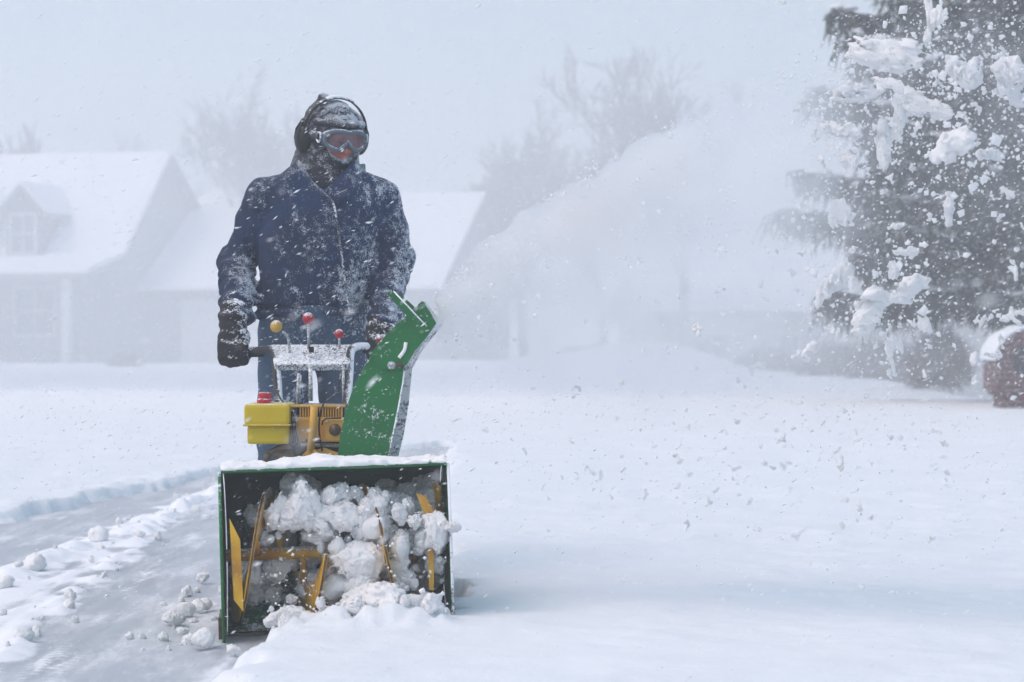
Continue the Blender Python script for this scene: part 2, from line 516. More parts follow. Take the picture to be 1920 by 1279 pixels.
def house_left():
    yaw = R_(14)
    # knee of roof at px (215,495), d = 61
    k = P(222, 492, 61.0)
    M = frame(k[0], k[1], yaw)
    h = root("house", (k[0] - 6, k[1] + 3, 0), "grey gabled cottage with steep snowy roof, dormers and columned porch", "house")
    prof = [(0.0, 2.95), (3.3, 6.05), (7.4, 3.4)]
    gable_wall(M, -18, 0.0, [(0.0, 2.88), (3.3, 5.98), (7.4, 3.33)], -0.1).build("wall", M_siding, h)
    rf = slab(M, -18.3, 0.28, [(-2.5, 2.42), (-0.12, 2.92), (3.3, 6.1), (7.8, 3.15)], 0.16).build("roof", M_fascia, h)
    slab(M, -18.25, 0.22, [(-2.5, 2.585), (-0.12, 3.085), (3.3, 6.265), (7.75, 3.34)], 0.13).build("roof_snow", M_roofsnow, rf)
    for u in (-0.55, -4.4, -8.2, -12.2):
        MB().box((u - .11, -2.3, -0.1), (u + .11, -2.08, 2.44), M, 0.01).build("column", M_trim, h)
    MB().box((-18, -2.45, -0.1), (0.1, -0.003, 0.12), M).build("porch_floor", M_fascia, h)
    for u in (-2.6, -6.3, -10.2):
        window(M, u - 0.6, u + 0.6, 0.9, 2.2, 0.0, h)
    MB().box((-4.9, -0.06, 0.12), (-3.95, -0.003, 2.25), M, 0.01).build("door", M_door, h)
    # dormers: front face at px 28..100, y 345..485
    for uc in (-2.75, -4.75):
        d0, w_ = -0.42, 0.54
        D = gable_side = MB()
        poly = [(-w_, 2.9), (w_, 2.9), (w_, 4.42), (0, 5.02), (-w_, 4.42)]
        v = [M((uc + a, d0, z)) for a, z in poly] + [M((uc + a, 3.2, z)) for a, z in poly]
        n = 5
        D.raw(v, [list(range(n))[::-1], list(range(n, 2 * n))] + [(i, (i + 1) % n, n + (i + 1) % n, n + i) for i in range(n)])
        dm = D.build("dormer", M_dormer, h)
        for sgn in (-1, 1):
            a0, a1 = (uc, uc + sgn * (w_ + 0.28))
            z0, z1 = 5.06, 4.22
            v = [M((a0, d0 - .25, z0)), M((a1, d0 - .25, z1)), M((a1, 2.4, z1)), M((a0, 3.3, z0))]
            v += [(q[0], q[1], q[2] + 0.14) for q in v]
            MB().raw(v, [(0, 1, 2, 3), (4, 7, 6, 5), (0, 4, 5, 1), (1, 5, 6, 2), (2, 6, 7, 3), (3, 7, 4, 0)]).build("dormer_roof", M_fascia, dm)
            v2 = [(q[0], q[1] + .05, q[2] + 0.003) for q in v[4:]]; v2 += [(q[0], q[1], q[2] + 0.09) for q in v2]
            MB().raw(v2, [(0, 1, 2, 3), (4, 7, 6, 5), (0, 4, 5, 1), (1, 5, 6, 2), (2, 6, 7, 3), (3, 7, 4, 0)]).build("roof_snow", M_roofsnow, dm)
        window(M, uc - .36, uc + .36, 3.25, 4.3, d0, dm)
    # lower wing on the gable side
    prof = [(1.5, 2.08), (6.1, 4.95), (10.5, 2.1)]
    L = 8.9
    gable_wall(M, 0.003, L, [(1.75, 2.1), (6.1, 4.85), (10.4, 2.1)], -0.1).build("wall", M_siding, h)
    rw = slab(M, 0.02, L + .35, [(1.35, 2.02), (6.1, 4.93), (10.6, 2.02)], 0.15).build("roof", M_fascia, h)
    slab(M, 0.02, L + .3, [(1.35, 2.175), (6.1, 5.085), (10.6, 2.175)], 0.12).build("roof_snow", M_roofsnow, rw)
    MB().box((1.2, 1.70, 0), (4.0, 1.747, 1.9), M, 0.01).build("garage_door", M_trim, h)
    window(M, 5.6, 6.8, 0.8, 1.7, 1.75, h)
house_left()

def house_right():
    k = P(1215, 640, 52)
    M = frame(k[0], k[1], R_(-5))
    h = root("house", (k[0] + 6, k[1] + 3, -1.25), "low beige sided house with broad snowy roof beyond the spruce", "house")
    gable_wall(M, 0.4, 16, [(0.3, 1.40), (4.2, 2.15), (8, 1.4)], -1.3).build("wall", M_beige, h)
    rf = slab(M, 0, 16.4, [(-0.3, 1.32), (4.2, 2.19), (8.4, 1.32)], 0.16).build("roof", M_fascia, h)
    slab(M, 0.05, 16.35, [(-0.3, 1.483), (4.2, 2.353), (8.4, 1.483)], 0.14).build("roof_snow", M_roofsnow, rf)
    # garage wing that comes forward
    gable_wall(M, 5.2, 9.0, [(-7.5, 1.75), (-4.5, 2.6), (0.29, 1.75)], -1.3).build("wall", M_beige, h)
    r2 = slab(M, 5.0, 9.3, [(-7.8, 1.68), (-4.5, 2.66), (0.2, 1.7)], 0.12).build("roof", M_fascia, h)
    slab(M, 5.05, 9.25, [(-7.8, 1.803), (-4.5, 2.783), (0.2, 1.823)], 0.14).build("roof_snow", M_roofsnow, r2)
    for u in (1.6, 3.8):
        window(M, u - .5, u + .5, -0.3, 0.9, 0.3, h)
    window(M, 7.8, 8.5, -0.4, 0.7, -7.5, h)
house_right()

# ------------------------------------------------------------------ bare trees
M_bark = mat_frost("bark_rimed", (0.06, 0.058, 0.065), amount=0.22, fine=30, mid=5, up=0.5, side=0.3)
M_twig = mat_frost("twig_rimed", (0.06, 0.06, 0.068), amount=0.22, fine=30, mid=5, up=0.6)

def tubes_np(segs, n=4):
    """segs: array rows (p0 xyz, p1 xyz, r0, r1) -> mesh arrays"""
    s = np.array(segs)
    a, b, r0, r1 = s[:, 0:3], s[:, 3:6], s[:, 6], s[:, 7]
    t = b - a; t /= np.linalg.norm(t, axis=1)[:, None] + 1e-9
    ref = np.where(np.abs(t[:, 2:3]) < 0.8, np.array([[0, 0, 1.]]), np.array([[1., 0, 0]]))
    u = np.cross(t, ref); u /= np.linalg.norm(u, axis=1)[:, None] + 1e-9
    q = np.cross(t, u)
    V = []
    for c, r in ((a, r0), (b, r1)):
        for k in range(n):
            th = 2 * math.pi * k / n
            V.append(c + r[:, None] * (math.cos(th) * u + math.sin(th) * q))
    V = np.stack(V, 1)
    N = len(s); base = (np.arange(N) * 2 * n)[:, None]
    F = np.concatenate([base + np.array([k, (k + 1) % n, n + (k + 1) % n, n + k])[None] for k in range(n)], 0)
    return V.reshape(-1, 3), F

def bare_tree(px, base_py, Y, height, spread, seed, label, depth=5, trunk_r=0.16, fork=0.25, group="bare trees in the storm", rmin=0.014):
    rs = np.random.default_rng(seed)
    b = P(px, base_py, Y)
    trunk, crown = [], []
    def grow(p, d, L, r, lv):
        n = 3
        for i in range(n):
            d2 = d + rs.normal(0, 0.11, 3) + np.array((0, 0, 0.06)); d2 /= np.linalg.norm(d2)
            q = p + d2 * L / n; r2 = r * 0.87
            (trunk if lv <= 1 else crown).append((*p, *q, r, r2))
            if lv >= 1 and lv < depth and rs.random() < 0.75:
                side(q, d2, L * rs.uniform(0.45, 0.75), r2 * 0.55, lv + 1)
            p, d, r = q, d2, r2
        if lv < depth:
            for _ in range(2 if lv else 4):
                side(p, d, L * rs.uniform(0.6, 0.85), r * 0.72, lv + 1)
    def side(p, d, L, r, lv):
        a = rs.normal(0, 1, 3); a -= d * (a @ d); a /= np.linalg.norm(a)
        k = rs.uniform(0.35, 0.75) * spread
        d2 = d + a * k + np.array((0, 0, 0.22)); d2 /= np.linalg.norm(d2)
        grow(p, d2, L, max(r, rmin), lv)
    grow(b.copy(), np.array((0, 0, 1.)), height * fork, trunk_r, 0)
    # fit to the wanted height
    sc_ = height / (max(s[5] for s in crown) - b[2])
    def fit(S):
        S = np.array(S); S[:, 0:3] = b + (S[:, 0:3] - b) * sc_; S[:, 3:6] = b + (S[:, 3:6] - b) * sc_
        return S
    o = root("bare_tree", b, label, "tree", group)
    v, f = tubes_np(fit(trunk), 7); obj("trunk", v, f, M_bark, o)
    v, f = tubes_np(fit(crown), 4); obj("crown", v, f, M_twig, o)
    return o

def topz(py, Y): return (HY - py) / F_PX * Y
bare_tree(520, 680, 68, topz(118, 68) + 1.0, 1.2, 3, "wide bare tree rising faintly behind the cottage roof and the man", 6, 0.22)
bare_tree(985, 690, 70, topz(175, 70) + 1.2, 1.15, 5, "faint bare tree standing past the end of the cottage wing, behind the spray", 6, 0.2)
bare_tree(1292, 705, 51, topz(75, 51) + 1.0, 1.25, 9, "tall bare tree with a distinct dark trunk showing through the snow spray", 6, 0.19, 0.22)
bare_tree(18, 690, 70, topz(228, 70) + 1.2, 0.9, 12, "dark dense bare tree above the ridge beside the dormers, at the frame edge", 6, 0.25, rmin=0.034)
bare_tree(1125, 690, 66, topz(240, 66) + 1.0, 1.0, 17, "smaller faint bare tree between the two larger ones behind the spray", 5, 0.16)
bare_tree(240, 690, 95, topz(235, 95) + 1.5, 1.3, 14, "pale bare tree just showing over the cottage ridge near its gable peak", 5, 0.2)

# ------------------------------------------------------------------ shrubs
def shrub(px, py, Y, rx, rz, seed, label, n=900, c=None):
    rs = np.random.default_rng(seed)
    b = P(px, py, Y)
    o = root("shrub", b, label, "shrub", "shrubs beyond the lawn")
    seg = []; st = []
    for i in range(int(n * 1.6)):
        th = rs.uniform(0, 2 * math.pi); ph = rs.uniform(0.1, 1.35)
        d = np.array((math.cos(th) * math.cos(ph) * rx, math.sin(th) * math.cos(ph) * rx, math.sin(ph) * rz))
        L = rs.uniform(0.55, 1.0)
        p0 = b + d * L * rs.uniform(0.3, 0.7); p1 = b + d * L + rs.normal(0, 0.05, 3)
        seg.append((*p0, *p1, 0.016, 0.009))
        for k in range(2):
            q = p1 + rs.normal(0, 0.1, 3); seg.append((*((p0 + p1) / 2), *q, 0.008, 0.005))
    for i in range(14):
        th = rs.uniform(0, 2 * math.pi)
        st.append((*b, *(b + np.array((math.cos(th) * rx * .5, math.sin(th) * rx * .5, rz * 0.6))), 0.03, 0.015))
    v, f = tubes_np(np.array(st), 5); obj("stem", v, f, M_bark, o)
    v, f = tubes_np(np.array(seg), 3); obj("foliage", v, f, c or M_shrub, o)
M_shrub = mat_frost("shrub_twigs", (0.05, 0.035, 0.034), amount=0.12, fine=30, mid=4, up=0.6)
M_shrub2 = mat_frost("evergreen_shrub", (0.016, 0.020, 0.020), amount=0.10, fine=30, mid=4, up=0.6)
shrub(1762, 722, 34, 0.5, 0.85, 4, "brown round shrub beneath the spruce near the brick mailbox", 1500)
shrub(1570, 722, 40, 0.8, 0.7, 6, "dark low shrub at the lawn edge left of the brown round one", 1600, M_shrub2)
shrub(1440, 716, 43, 0.8, 0.6, 8, "low shrub half lost in spray beside the tall bare tree", 1300, M_shrub2)
shrub(1660, 722, 38, 0.7, 0.75, 9, "dark shrub between the brown round shrub and the low ones", 1500, M_shrub2)
shrub(1100, 700, 52, 1.1, 0.65, 10, "pale shrub behind the snow drifts under the spray", 900, M_shrub2)
shrub(232, 700, 54, 0.5, 0.5, 15, "small frosted shrub before the cottage gable wall", 400)

# ------------------------------------------------------------------ spruce
def spruce():
    rs = np.random.default_rng(21)
    Y = 27.5
    b = P(1893, 745, Y)
    o = root("spruce_tree", b, "big dark spruce loaded with snow behind the brick mailbox", "tree")
    H = 10.5
    MB().tube([b, b + (0.02, 0, 2), b + (0, 0.03, 5), b + (0, 0, H)], [0.19, 0.15, 0.11, 0.02], 12).build("trunk", M_bark, o, True)
    limbs, tw, sn = [], [], []
    z = 1.55
    while z < H - 0.4:
        k = int(8 + 2 * rs.random())
        off = rs.uniform(0, 6.28)
        Lm = 3.5 * (1 - z / (H + 0.9)) ** 0.75 * (0.72 if z < 2.0 else 1)
        for i in range(k):
            th = off + i * 6.283 / k + rs.normal(0, 0.15)
            L = Lm * rs.uniform(0.6, 1.08)
            dirv = np.array((math.cos(th), math.sin(th), 0)); sd_ = np.array((-math.sin(th), math.cos(th), 0))
            p0 = b + np.array((0, 0, z)) + dirv * 0.1
            pts = []
            nseg = 7
            for j in range(nseg + 1):
                s = j / nseg
                dz = -0.34 * L * s + 0.26 * L * s ** 2.4
                pts.append(p0 + dirv * L * s + np.array((0, 0, dz)) + sd_ * 0.05 * math.sin(3 * s + th))
            for j in range(nseg):
                limbs.append((*pts[j], *pts[j + 1], 0.035 * (1 - j / nseg) + 0.008, 0.035 * (1 - (j + 1) / nseg) + 0.006))
            m = int(L * 30)
            for j in range(m):
                s = rs.uniform(0.12, 1.0)
                a = s * nseg; ia = min(int(a), nseg - 1); q = pts[ia] + (pts[ia + 1] - pts[ia]) * (a - ia)
                sg = rs.choice((-1, 1))
                Lt = (0.18 + 0.55 * (1 - abs(s - 0.45)) * rs.uniform(0.5, 1)) * min(1, L / 2)
                d = sd_ * sg * rs.uniform(0.5, 1) + dirv * rs.uniform(0.3, 0.9) + np.array((0, 0, -rs.uniform(0.1, 0.55)))
                d /= np.linalg.norm(d)
                e = q + d * Lt
                tw.append((*q, *e, 0.028, 0.012))
                for _ in range(5):      # hanging sprays
                    u = rs.uniform(0.1, 1); g = q + d * Lt * u
                    h2 = d * rs.uniform(0.0, 0.5) + np.array((rs.normal(0, .25), rs.normal(0, .25), -rs.uniform(0.6, 1.2)))
                    tw.append((*g, *(g + h2 * rs.uniform(0.12, 0.32)), 0.021, 0.004))
            # snow lying along the limb
            for j in range(int(L * 4.5)):
                s = rs.uniform(0.3, 1.0)
                if rs.random() < 0.3: continue
                a = s * nseg; ia = min(int(a), nseg - 1); q = pts[ia] + (pts[ia + 1] - pts[ia]) * (a - ia)
                sn.append((q + np.array((rs.normal(0, .05), rs.normal(0, .05), 0.03)), (rs.uniform(.07, .22), rs.uniform(.06, .17), rs.uniform(.025, .06)), th))
        z += 0.36 + 0.10 * rs.random()
    v, f = tubes_np(np.array(limbs), 5); v2, f2 = tubes_np(np.array(tw), 3)
    nb = len(v)
    M_needle = mat_frost("spruce_needles", (0.030, 0.042, 0.034), (0.022, 0.030, 0.026), amount=0.08, fine=26, mid=5, up=0.5, soft=0.12)
    obj("limbs", v, f, M_bark, o)
    obj("crown", v2, f2, M_needle, o, smooth=False)
    mb = MB()
    for c, r, th in sn:
        ct, st = math.cos(th), math.sin(th)
        mb.ball((0, 0, 0), r, 8, 5, lambda q: (c[0] + (q[0] * ct - q[1] * st), c[1] + q[0] * st + q[1] * ct, c[2] + q[2] - 0.25 * (abs(q[0]) + abs(q[1])) * 0.3))
    props(mb.build("snow_load", M_snow, o, True), kind="stuff")
spruce()

# ------------------------------------------------------------------ brick mailbox
def mat_brick():
    m, t, b = new_mat("red_brick")
    tc = t.nodes.new("ShaderNodeTexCoord"); sp = t.nodes.new("ShaderNodeSeparateXYZ"); cb = t.nodes.new("ShaderNodeCombineXYZ")
    t.links.new(tc.outputs['Object'], sp.inputs[0])
    t.links.new(mth(t, 'ADD', sp.outputs['X'], sp.outputs['Y']), cb.inputs[0]); t.links.new(sp.outputs['Z'], cb.inputs[1])
    br = t.nodes.new("ShaderNodeTexBrick")
    t.links.new(cb.outputs[0], br.inputs['Vector'])
    br.inputs['Color1'].default_value = (0.105, 0.024, 0.024, 1); br.inputs['Color2'].default_value = (0.07, 0.018, 0.02, 1); br.inputs['Mortar'].default_value = (0.17, 0.13, 0.13, 1)
    br.inputs['Scale'].default_value = 1.0; br.inputs['Brick Width'].default_value = 0.2; br.inputs['Row Height'].default_value = 0.067; br.inputs['Mortar Size'].default_value = 0.006
    nf = nz(t, 60, 4, 0.7)
    t.links.new(mixc(t, sstep(t, nf, 0.60, 0.68), br.outputs['Color'], (0.75, 0.78, 0.83)), b.inputs['Base Color'])
    b.inputs['Roughness'].default_value = 0.9
    bump(t, b, br.outputs['Fac'], -0.5, 0.006)
    return m

def mailbox():
    Y = 24.0; mk = mat_brick()
    s = Y / F_PX
    xc = (1936 - CX) * s
    zg = 0.0
    def z(py): return CAM_Z + (HY - py) * s
    o = root("brick_mailbox", (xc, Y + 0.3, zg), "red brick mailbox pillar with arched top under a cap of snow", "mailbox")
    hw = 67 * s
    MB().box((xc - hw + 16 * s, Y + 0.07, zg - 0.2), (xc + hw - 16 * s, Y + 0.62, z(742)), None, 0.004).build("base", mk, o)
    MB().box((xc - hw + 7 * s, Y + 0.035, z(742) + .001), (xc + hw - 7 * s, Y + 0.655, z(734)), None, 0.004).build("corbel", mk, o)
    zs = z(672)
    prof = [(-hw, z(734) + .001), (hw, z(734) + .001), (hw, zs)]
    n = 16
    top = z(616) - zs
    for i in range(1, n): 
        a = math.pi * i / n
        prof.append((hw * math.cos(a), zs + top * math.sin(a)))
    prof.append((-hw, zs))
    MB().prism([(xc + a, Y, q) for a, q in prof], (0, 0.69, 0)).build("body", mk, o)
    # arch ring standing proud of the front
    ring = MB()
    for i in range(13):
        a0, a1 = math.pi * i / 13 + .02, math.pi * (i + 1) / 13 - .02
        pts = [(hw * .99 * math.cos(a), zs + top * .99 * math.sin(a)) for a in (a0, a1)] + [(hw * .66 * math.cos(a), zs + top * .64 * math.sin(a)) for a in (a1, a0)]
        ring.prism([(xc + a, Y - .016, q) for a, q in pts], (0, 0.014, 0))
    ring.build("arch", mk, o)
    door = [(hw * .55 * math.cos(math.pi * i / 12), zs - .02 + top * .55 * math.sin(math.pi * i / 12)) for i in range(13)] + [(-hw * .55, zs - .16), (hw * .55, zs - .16)]
    dr = MB().prism([(xc + a, Y - .02, q) for a, q in door], (0, 0.018, 0)).build("door", mat_plain("mailbox_door", (0.03, 0.03, 0.035), 0.4, 0.5), o)
    MB().box((xc - .03, Y - .04, zs + .06), (xc + .03, Y - .021, zs + .085)).build("handle", M_fascia, dr)
    # snow over the barrel: thick on the windward shoulder
    def cap(p):
        x, y, q = (p[..., 0] - xc) / hw, p[..., 1], (p[..., 2] - zs) / top
        r = np.sqrt(x * x + np.maximum(q, 0) ** 2)
        f_ = (np.abs(r - 1.055) - (0.055 + 0.02 * vnoise(p * 9, 4))) * hw
        f_ = smax(f_, zs - 0.03 - p[..., 2], 0.01)
        f_ = smax(f_, np.abs(y - Y - 0.33) - 0.36, 0.02)
        return f_
    v, f = nets(cap, (xc - hw * 1.3, Y - 0.15, zs - 0.1), (xc + hw * 1.3, Y + 0.8, zs + top * 1.25), 0.016)
    obj("snow_cap", v, f, M_snow, o)
mailbox()

# ------------------------------------------------------------------ snow blower
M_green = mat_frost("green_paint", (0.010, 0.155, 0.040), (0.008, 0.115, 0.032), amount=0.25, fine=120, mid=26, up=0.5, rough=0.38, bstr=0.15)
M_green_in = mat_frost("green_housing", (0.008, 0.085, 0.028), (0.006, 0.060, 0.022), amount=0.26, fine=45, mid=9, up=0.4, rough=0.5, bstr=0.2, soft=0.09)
M_frostgrey = mat_frost("frosted_steel", (0.10, 0.12, 0.13), amount=0.62, fine=150, mid=22, up=0.3, rough=0.6)
M_panel = mat_frost("frosted_panel", (0.05, 0.055, 0.06), amount=0.56, fine=330, mid=90, up=0.12, rough=0.7, soft=0.03)
M_tube = mat_frost("frosted_tube", (0.03, 0.033, 0.038), amount=0.40, fine=300, mid=60, up=0.3, side=0.7, rough=0.6, soft=0.03)
M_grip = mat_frost("rubber_grip", (0.018, 0.020, 0.024), amount=0.25, fine=170, mid=30, up=0.5, rough=0.8)
M_rod = mat_frost("steel_rod", (0.30, 0.32, 0.32), amount=0.45, fine=160, mid=40, up=0.2, rough=0.45, metal=0.3)
M_yel = mat_frost("yellow_paint", (0.62, 0.46, 0.012), (0.54, 0.39, 0.012), amount=0.14, fine=180, mid=40, up=0.55, rough=0.42, bstr=0.12)
M_yel2 = mat_frost("ochre_paint", (0.66, 0.38, 0.060), (0.54, 0.29, 0.045), amount=0.10, fine=180, mid=40, up=0.4, rough=0.5, bstr=0.12)
M_auger = mat_frost("auger_yellow", (0.78, 0.47, 0.022), (0.42, 0.19, 0.02), amount=0.25, fine=110, mid=22, up=0.5, rough=0.45)
M_rust = mat_plain("worn_steel", (0.11, 0.075, 0.05), 0.45, 0.5, 0.4, 30)
M_black = mat_frost("engine_black", (0.012, 0.012, 0.013), amount=0.12, fine=150, mid=30, up=0.5, rough=0.6)
M_muff = mat_plain("muffler_steel", (0.28, 0.22, 0.15), 0.45, 0.6, 0.5, 14)
M_red = mat_frost("red_plastic", (0.42, 0.012, 0.030), amount=0.22, fine=180, mid=60, up=0.8, rough=0.35, bstr=0.1)
M_knoby = mat_frost("yellow_knob", (0.58, 0.36, 0.06), amount=0.2, fine=220, mid=80, up=0.7, rough=0.4, bstr=0.1)
M_tyre = mat_frost("tyre_rubber", (0.015, 0.015, 0.016), amount=0.4, fine=60, mid=14, up=0.4, rough=0.9)

W_, H_ = 0.7205, 0.547
roll, yaw = R_(1.7), R_(-6)
ex = np.array((math.cos(roll) * math.cos(yaw), -math.cos(roll) * math.sin(yaw), math.sin(roll)))
ey = np.array((math.sin(yaw), math.cos(yaw), 0.0))
ez = np.cross(ex, ey)
B0 = np.array((-0.551, 6.838, 0.012))
def BL(q): return B0 + ex * q[0] + ey * q[1] + ez * q[2]

def ribbon(a, b):
    """sheet between two equal-length paths"""
    n = len(a)
    return list(a) + list(b), [(i, i + 1, n + i + 1, n + i) for i in range(n - 1)]

def blower():
    o = root("snow_blower", (-0.55, 7.3, 0.0), "green and yellow walk-behind snow blower chewing into the snow", "snow blower")
    # --- auger housing
    prof = [(0.035, 0.547), (0.12, 0.545)] + [(0.19 + 0.235 * math.sin(a), 0.305 + 0.24 * math.cos(a)) for a in np.linspace(0.05, 2.6, 14)] + [(0.26, 0.03), (0.20, 0.012)]
    mb = MB()
    n = len(prof)
    xsn = 9
    rows = [[BL((-W_ / 2 + W_ * i / (xsn - 1), d, z)) for d, z in prof] for i in range(xsn)]
    v = [p for r in rows for p in r]
    f = [(i * n + k, (i + 1) * n + k, (i + 1) * n + k + 1, i * n + k + 1) for i in range(xsn - 1) for k in range(n - 1)]
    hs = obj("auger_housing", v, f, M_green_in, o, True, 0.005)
    # side plates: front edge leans back above, upright below
    sp = [(0.0, 0.0), (0.0, 0.20), (0.004, 0.335), (0.034, 0.549)] + [(d, z) for d, z in prof[1:]] 
    for s in (-1, 1):
        mb = MB()
        x = s * (W_ / 2 + 0.003)
        mb.prism([BL((x, d, z)) for d, z in sp], ex * s * 0.005)
        pl = mb.build("side_plate", M_green, hs)
        # rolled front lip
        lip = [BL((x + s * .003, d - .002, z)) for d, z in sp[:4]]
        MB().tube(lip, 0.0055, 6).build("lip", M_frostgrey if s > 0 else M_green, pl, True)
    # front lip of the top
    MB().tube([BL((-W_ / 2, 0.033, 0.549)), BL((W_ / 2, 0.033, 0.549))], 0.007, 8).build("top_lip", M_green, hs, True)
    # cutting bar
    MB().box((-W_ / 2, 0.17, 0.004), (W_ / 2, 0.24, 0.011), BL).build("scraper_bar", M_rust, hs)
    for s in (-1, 1):
        MB().box((s * (W_ / 2 + .010), 0.10, 0.002), (s * (W_ / 2 + .022), 0.30, 0.07), BL, 0.004).build("skid_shoe", M_rust, hs)
    # frost-caked snow on the inner right wall and back is part of the paint; impeller drum behind
    c0, c1 = BL((0.02, 0.36, 0.27)), BL((0.02, 0.50, 0.27))
    MB().tube([c0, c1], 0.17, 28).build("impeller_drum", M_green, o, True)
    # --- auger
    ya, za, ro, ri = 0.192, 0.264, 0.218, 0.108
    au = MB().tube([BL((-W_ / 2 + .004, ya, za)), BL((W_ / 2 - .004, ya, za))], 0.0205, 14).build("auger", M_auger, o, True)
    MB().ball(BL((0.0, ya, za)), (0.055, 0.062, 0.062), 14, 9).build("gearbox", M_auger, au, True)
    for (x0, sg, xa, xb) in ((-0.272, -1, -0.345, -0.035), (0.158, 1, 0.03, 0.345)):
        pitch = 0.235
        ang = lambda x: (x - x0) / (sg * pitch) * 2 * math.pi
        aa = np.linspace(ang(xa), ang(xb), 72)
        pt = lambda a, r: BL((x0 + sg * pitch * a / (2 * math.pi), ya - r * math.cos(a), za - r * math.sin(a)))
        v, f = ribbon([pt(a, ri + 0.012 * math.sin(3 * a)) for a in aa], [pt(a, ro) for a in aa])
        bl = obj("blade", v, f, M_auger, au, True, 0.010)
        MB().tube([pt(a, ro + .001) for a in aa], 0.0034, 6).build("blade_edge", M_rust, bl, True)
        for a in np.arange(aa.min() + .35, aa.max(), 2.0) if aa[0] < aa[-1] else np.arange(aa.max() - .35, aa.min(), -2.0):
            p0 = np.array(BL((x0 + sg * pitch * a / (2 * math.pi), ya, za))); p1 = pt(a, ri + .02)
            MB().tube([p0, p1], 0.012, 6).build("spoke", M_auger, bl, True)
        # flat paddle at the outer end
    MB().prism([BL((-0.338, 0.012, 0.40)), BL((-0.306, 0.012, 0.33)), BL((-0.302, 0.012, 0.10)), BL((-0.332, 0.012, 0.14))], ey * 0.006).build("paddle", M_auger, au)
    MB().prism([BL((0.262, 0.05, 0.455)), BL((0.290, 0.05, 0.445)), BL((0.316, 0.05, 0.40)), BL((0.310, 0.05, 0.14)), BL((0.294, 0.05, 0.14)), BL((0.294, 0.05, 0.37)), BL((0.276, 0.05, 0.41))], ey * 0.006).build("paddle", M_auger, au)
    # --- chute
    YF, YR = 7.17, 7.33
    body = [(632, 872), (638, 822), (649, 770), (664, 725), (682, 690), (700, 664), (758, 684), (755, 715), (746, 765), (735, 820), (725, 872)]
    F = [P(x, y, YF) for x, y in body]
    co = MB().prism(F, (0, 0.004, 0)).build("chute", M_green, o)
    rear = [(636, 872), (642, 822), (653, 770), (668, 725), (686, 690), (704, 664), (773, 678), (772, 700), (766, 760), (757, 815), (743, 872)]
    Rr = [P(x, y, YR) for x, y in rear]
    MB().prism(Rr, (0, 0.004, 0)).build("rear_wall", M_frostgrey, co)
    v, f = ribbon(F[:6], Rr[:6]); obj("back_wall", v, f, M_green, co, True, 0.004)
    # stiffening lip down the open edge, furred with frost
    edge = [P(x + 1, y, YF - 0.002) for x, y in body[6:]]
    MB().tube(edge, 0.0035, 6).build("edge_bead", M_frostgrey, co, True)
    # deflector hood, hinged at the bolt
    YD = 7.155
    dfl = [(692, 668), (712, 642), (738, 615), (765, 590), (792, 565), (806, 584), (818, 606), (800, 632), (778, 658), (762, 684), (742, 694), (716, 690)]
    D = [P(x, y, YD) for x, y in dfl]
    df = MB().prism(D, (0, 0.004, 0)).build("deflector", M_green, co)
    YE = 7.345
    dr = [(698, 668), (718, 642), (743, 615), (770, 590), (797, 567), (816, 588), (833, 605), (815, 627), (792, 655), (774, 690), (752, 696), (722, 690)]
    DR = [P(x, y, YE) for x, y in dr]
    MB().prism(DR, (0, 0.004, 0)).build("far_cheek", M_frostgrey, df)
    v, f = ribbon(D[:5], DR[:5]); obj("hood_top", v, f, M_green, df, True, 0.004)
    # folded flange along the lower mouth edge
    fl = [(833, 603), (815, 627), (792, 655), (772, 688), (760, 694)]
    fl2 = [(818, 608), (800, 634), (778, 660), (765, 686), (757, 692)]
    v, f = ribbon([P(x, y, 7.24) for x, y in fl], [P(x, y, YD + .004) for x, y in fl2]); obj("mouth_flange", v, f, M_frostgrey, df, True, 0.003)
    # angle-iron handle on the hood
    arm = [(722, 547), (738, 546), (800, 612), (797, 624), (786, 618)]
    MB().prism([P(x, y, YD - 0.02) for x, y in arm], (0, 0.004, 0)).build("hood_lever", M_green, df)
    arm2 = [(738, 546), (752, 552), (782, 580), (774, 588)]
    MB().prism([P(x, y, YD + 0.012) for x, y in arm2], (0, 0.004, 0)).build("hood_lever", M_green, df)
    MB().tube([P(738, 546, YD - .021), P(770, 580, YD - .021), P(800, 612, YD - .021)], 0.003, 6).build("lever_edge", M_frostgrey, df, True)
    # slot and bolt
    MB().tube(smooth_path([P(x, y, YD - .002) for x, y in ((761, 642), (758, 657), (748, 671))], 5), 0.006, 8).build("slot", M_snowfine, df, True)
    bolt = MB()
    bolt.tube([P(734, 685, YD - .001), P(734, 685, YD - .014)], 0.0085, 6); bolt.tube([P(734, 685, YD), P(734, 685, YD - .005)], 0.014, 14)
    bolt.build("bolt", M_rod, df)
    MB().tube([P(742, 684, YD - .006), P(756, 683, YD - .006)], 0.006, 8).build("bolt_tab", M_rust, df)
    # chute ring
    MB().tube([P(682, 868, 7.25) + (0, 0, -.03), P(682, 868, 7.25) + (0, 0, 0.006)], 0.115, 28).build("chute_ring", M_green, o, True)
    # --- engine
    en = MB().box(P(548, 866, 7.46), P(640, 832, 7.46) + (0, 0.3, 0), None, 0.012).build("engine", M_black, o)
    back = MB().box(P(556, 832, 7.47), P(646, 760, 7.47) + (0, 0.22, 0), None, 0.006).build("crankcase", M_black, en)
    sh = MB()
    sh.box(P(549, 829, 7.42), P(646, 783, 7.42) + (0, 0.04, 0), None, 0.006)
    sh.build("shroud", M_yel2, en)
    gr = MB()
    gr.box(P(540, 764, 7.425), P(646, 759.5, 7.425) + (0, 0.045, 0), None, 0.003)
    for x in list(range(563, 588, 5)) + list(range(600, 644, 5)):
        gr.box(P(x - 1.3, 784, 7.432), P(x + 1.3, 763, 7.432) + (0, 0.03, 0))
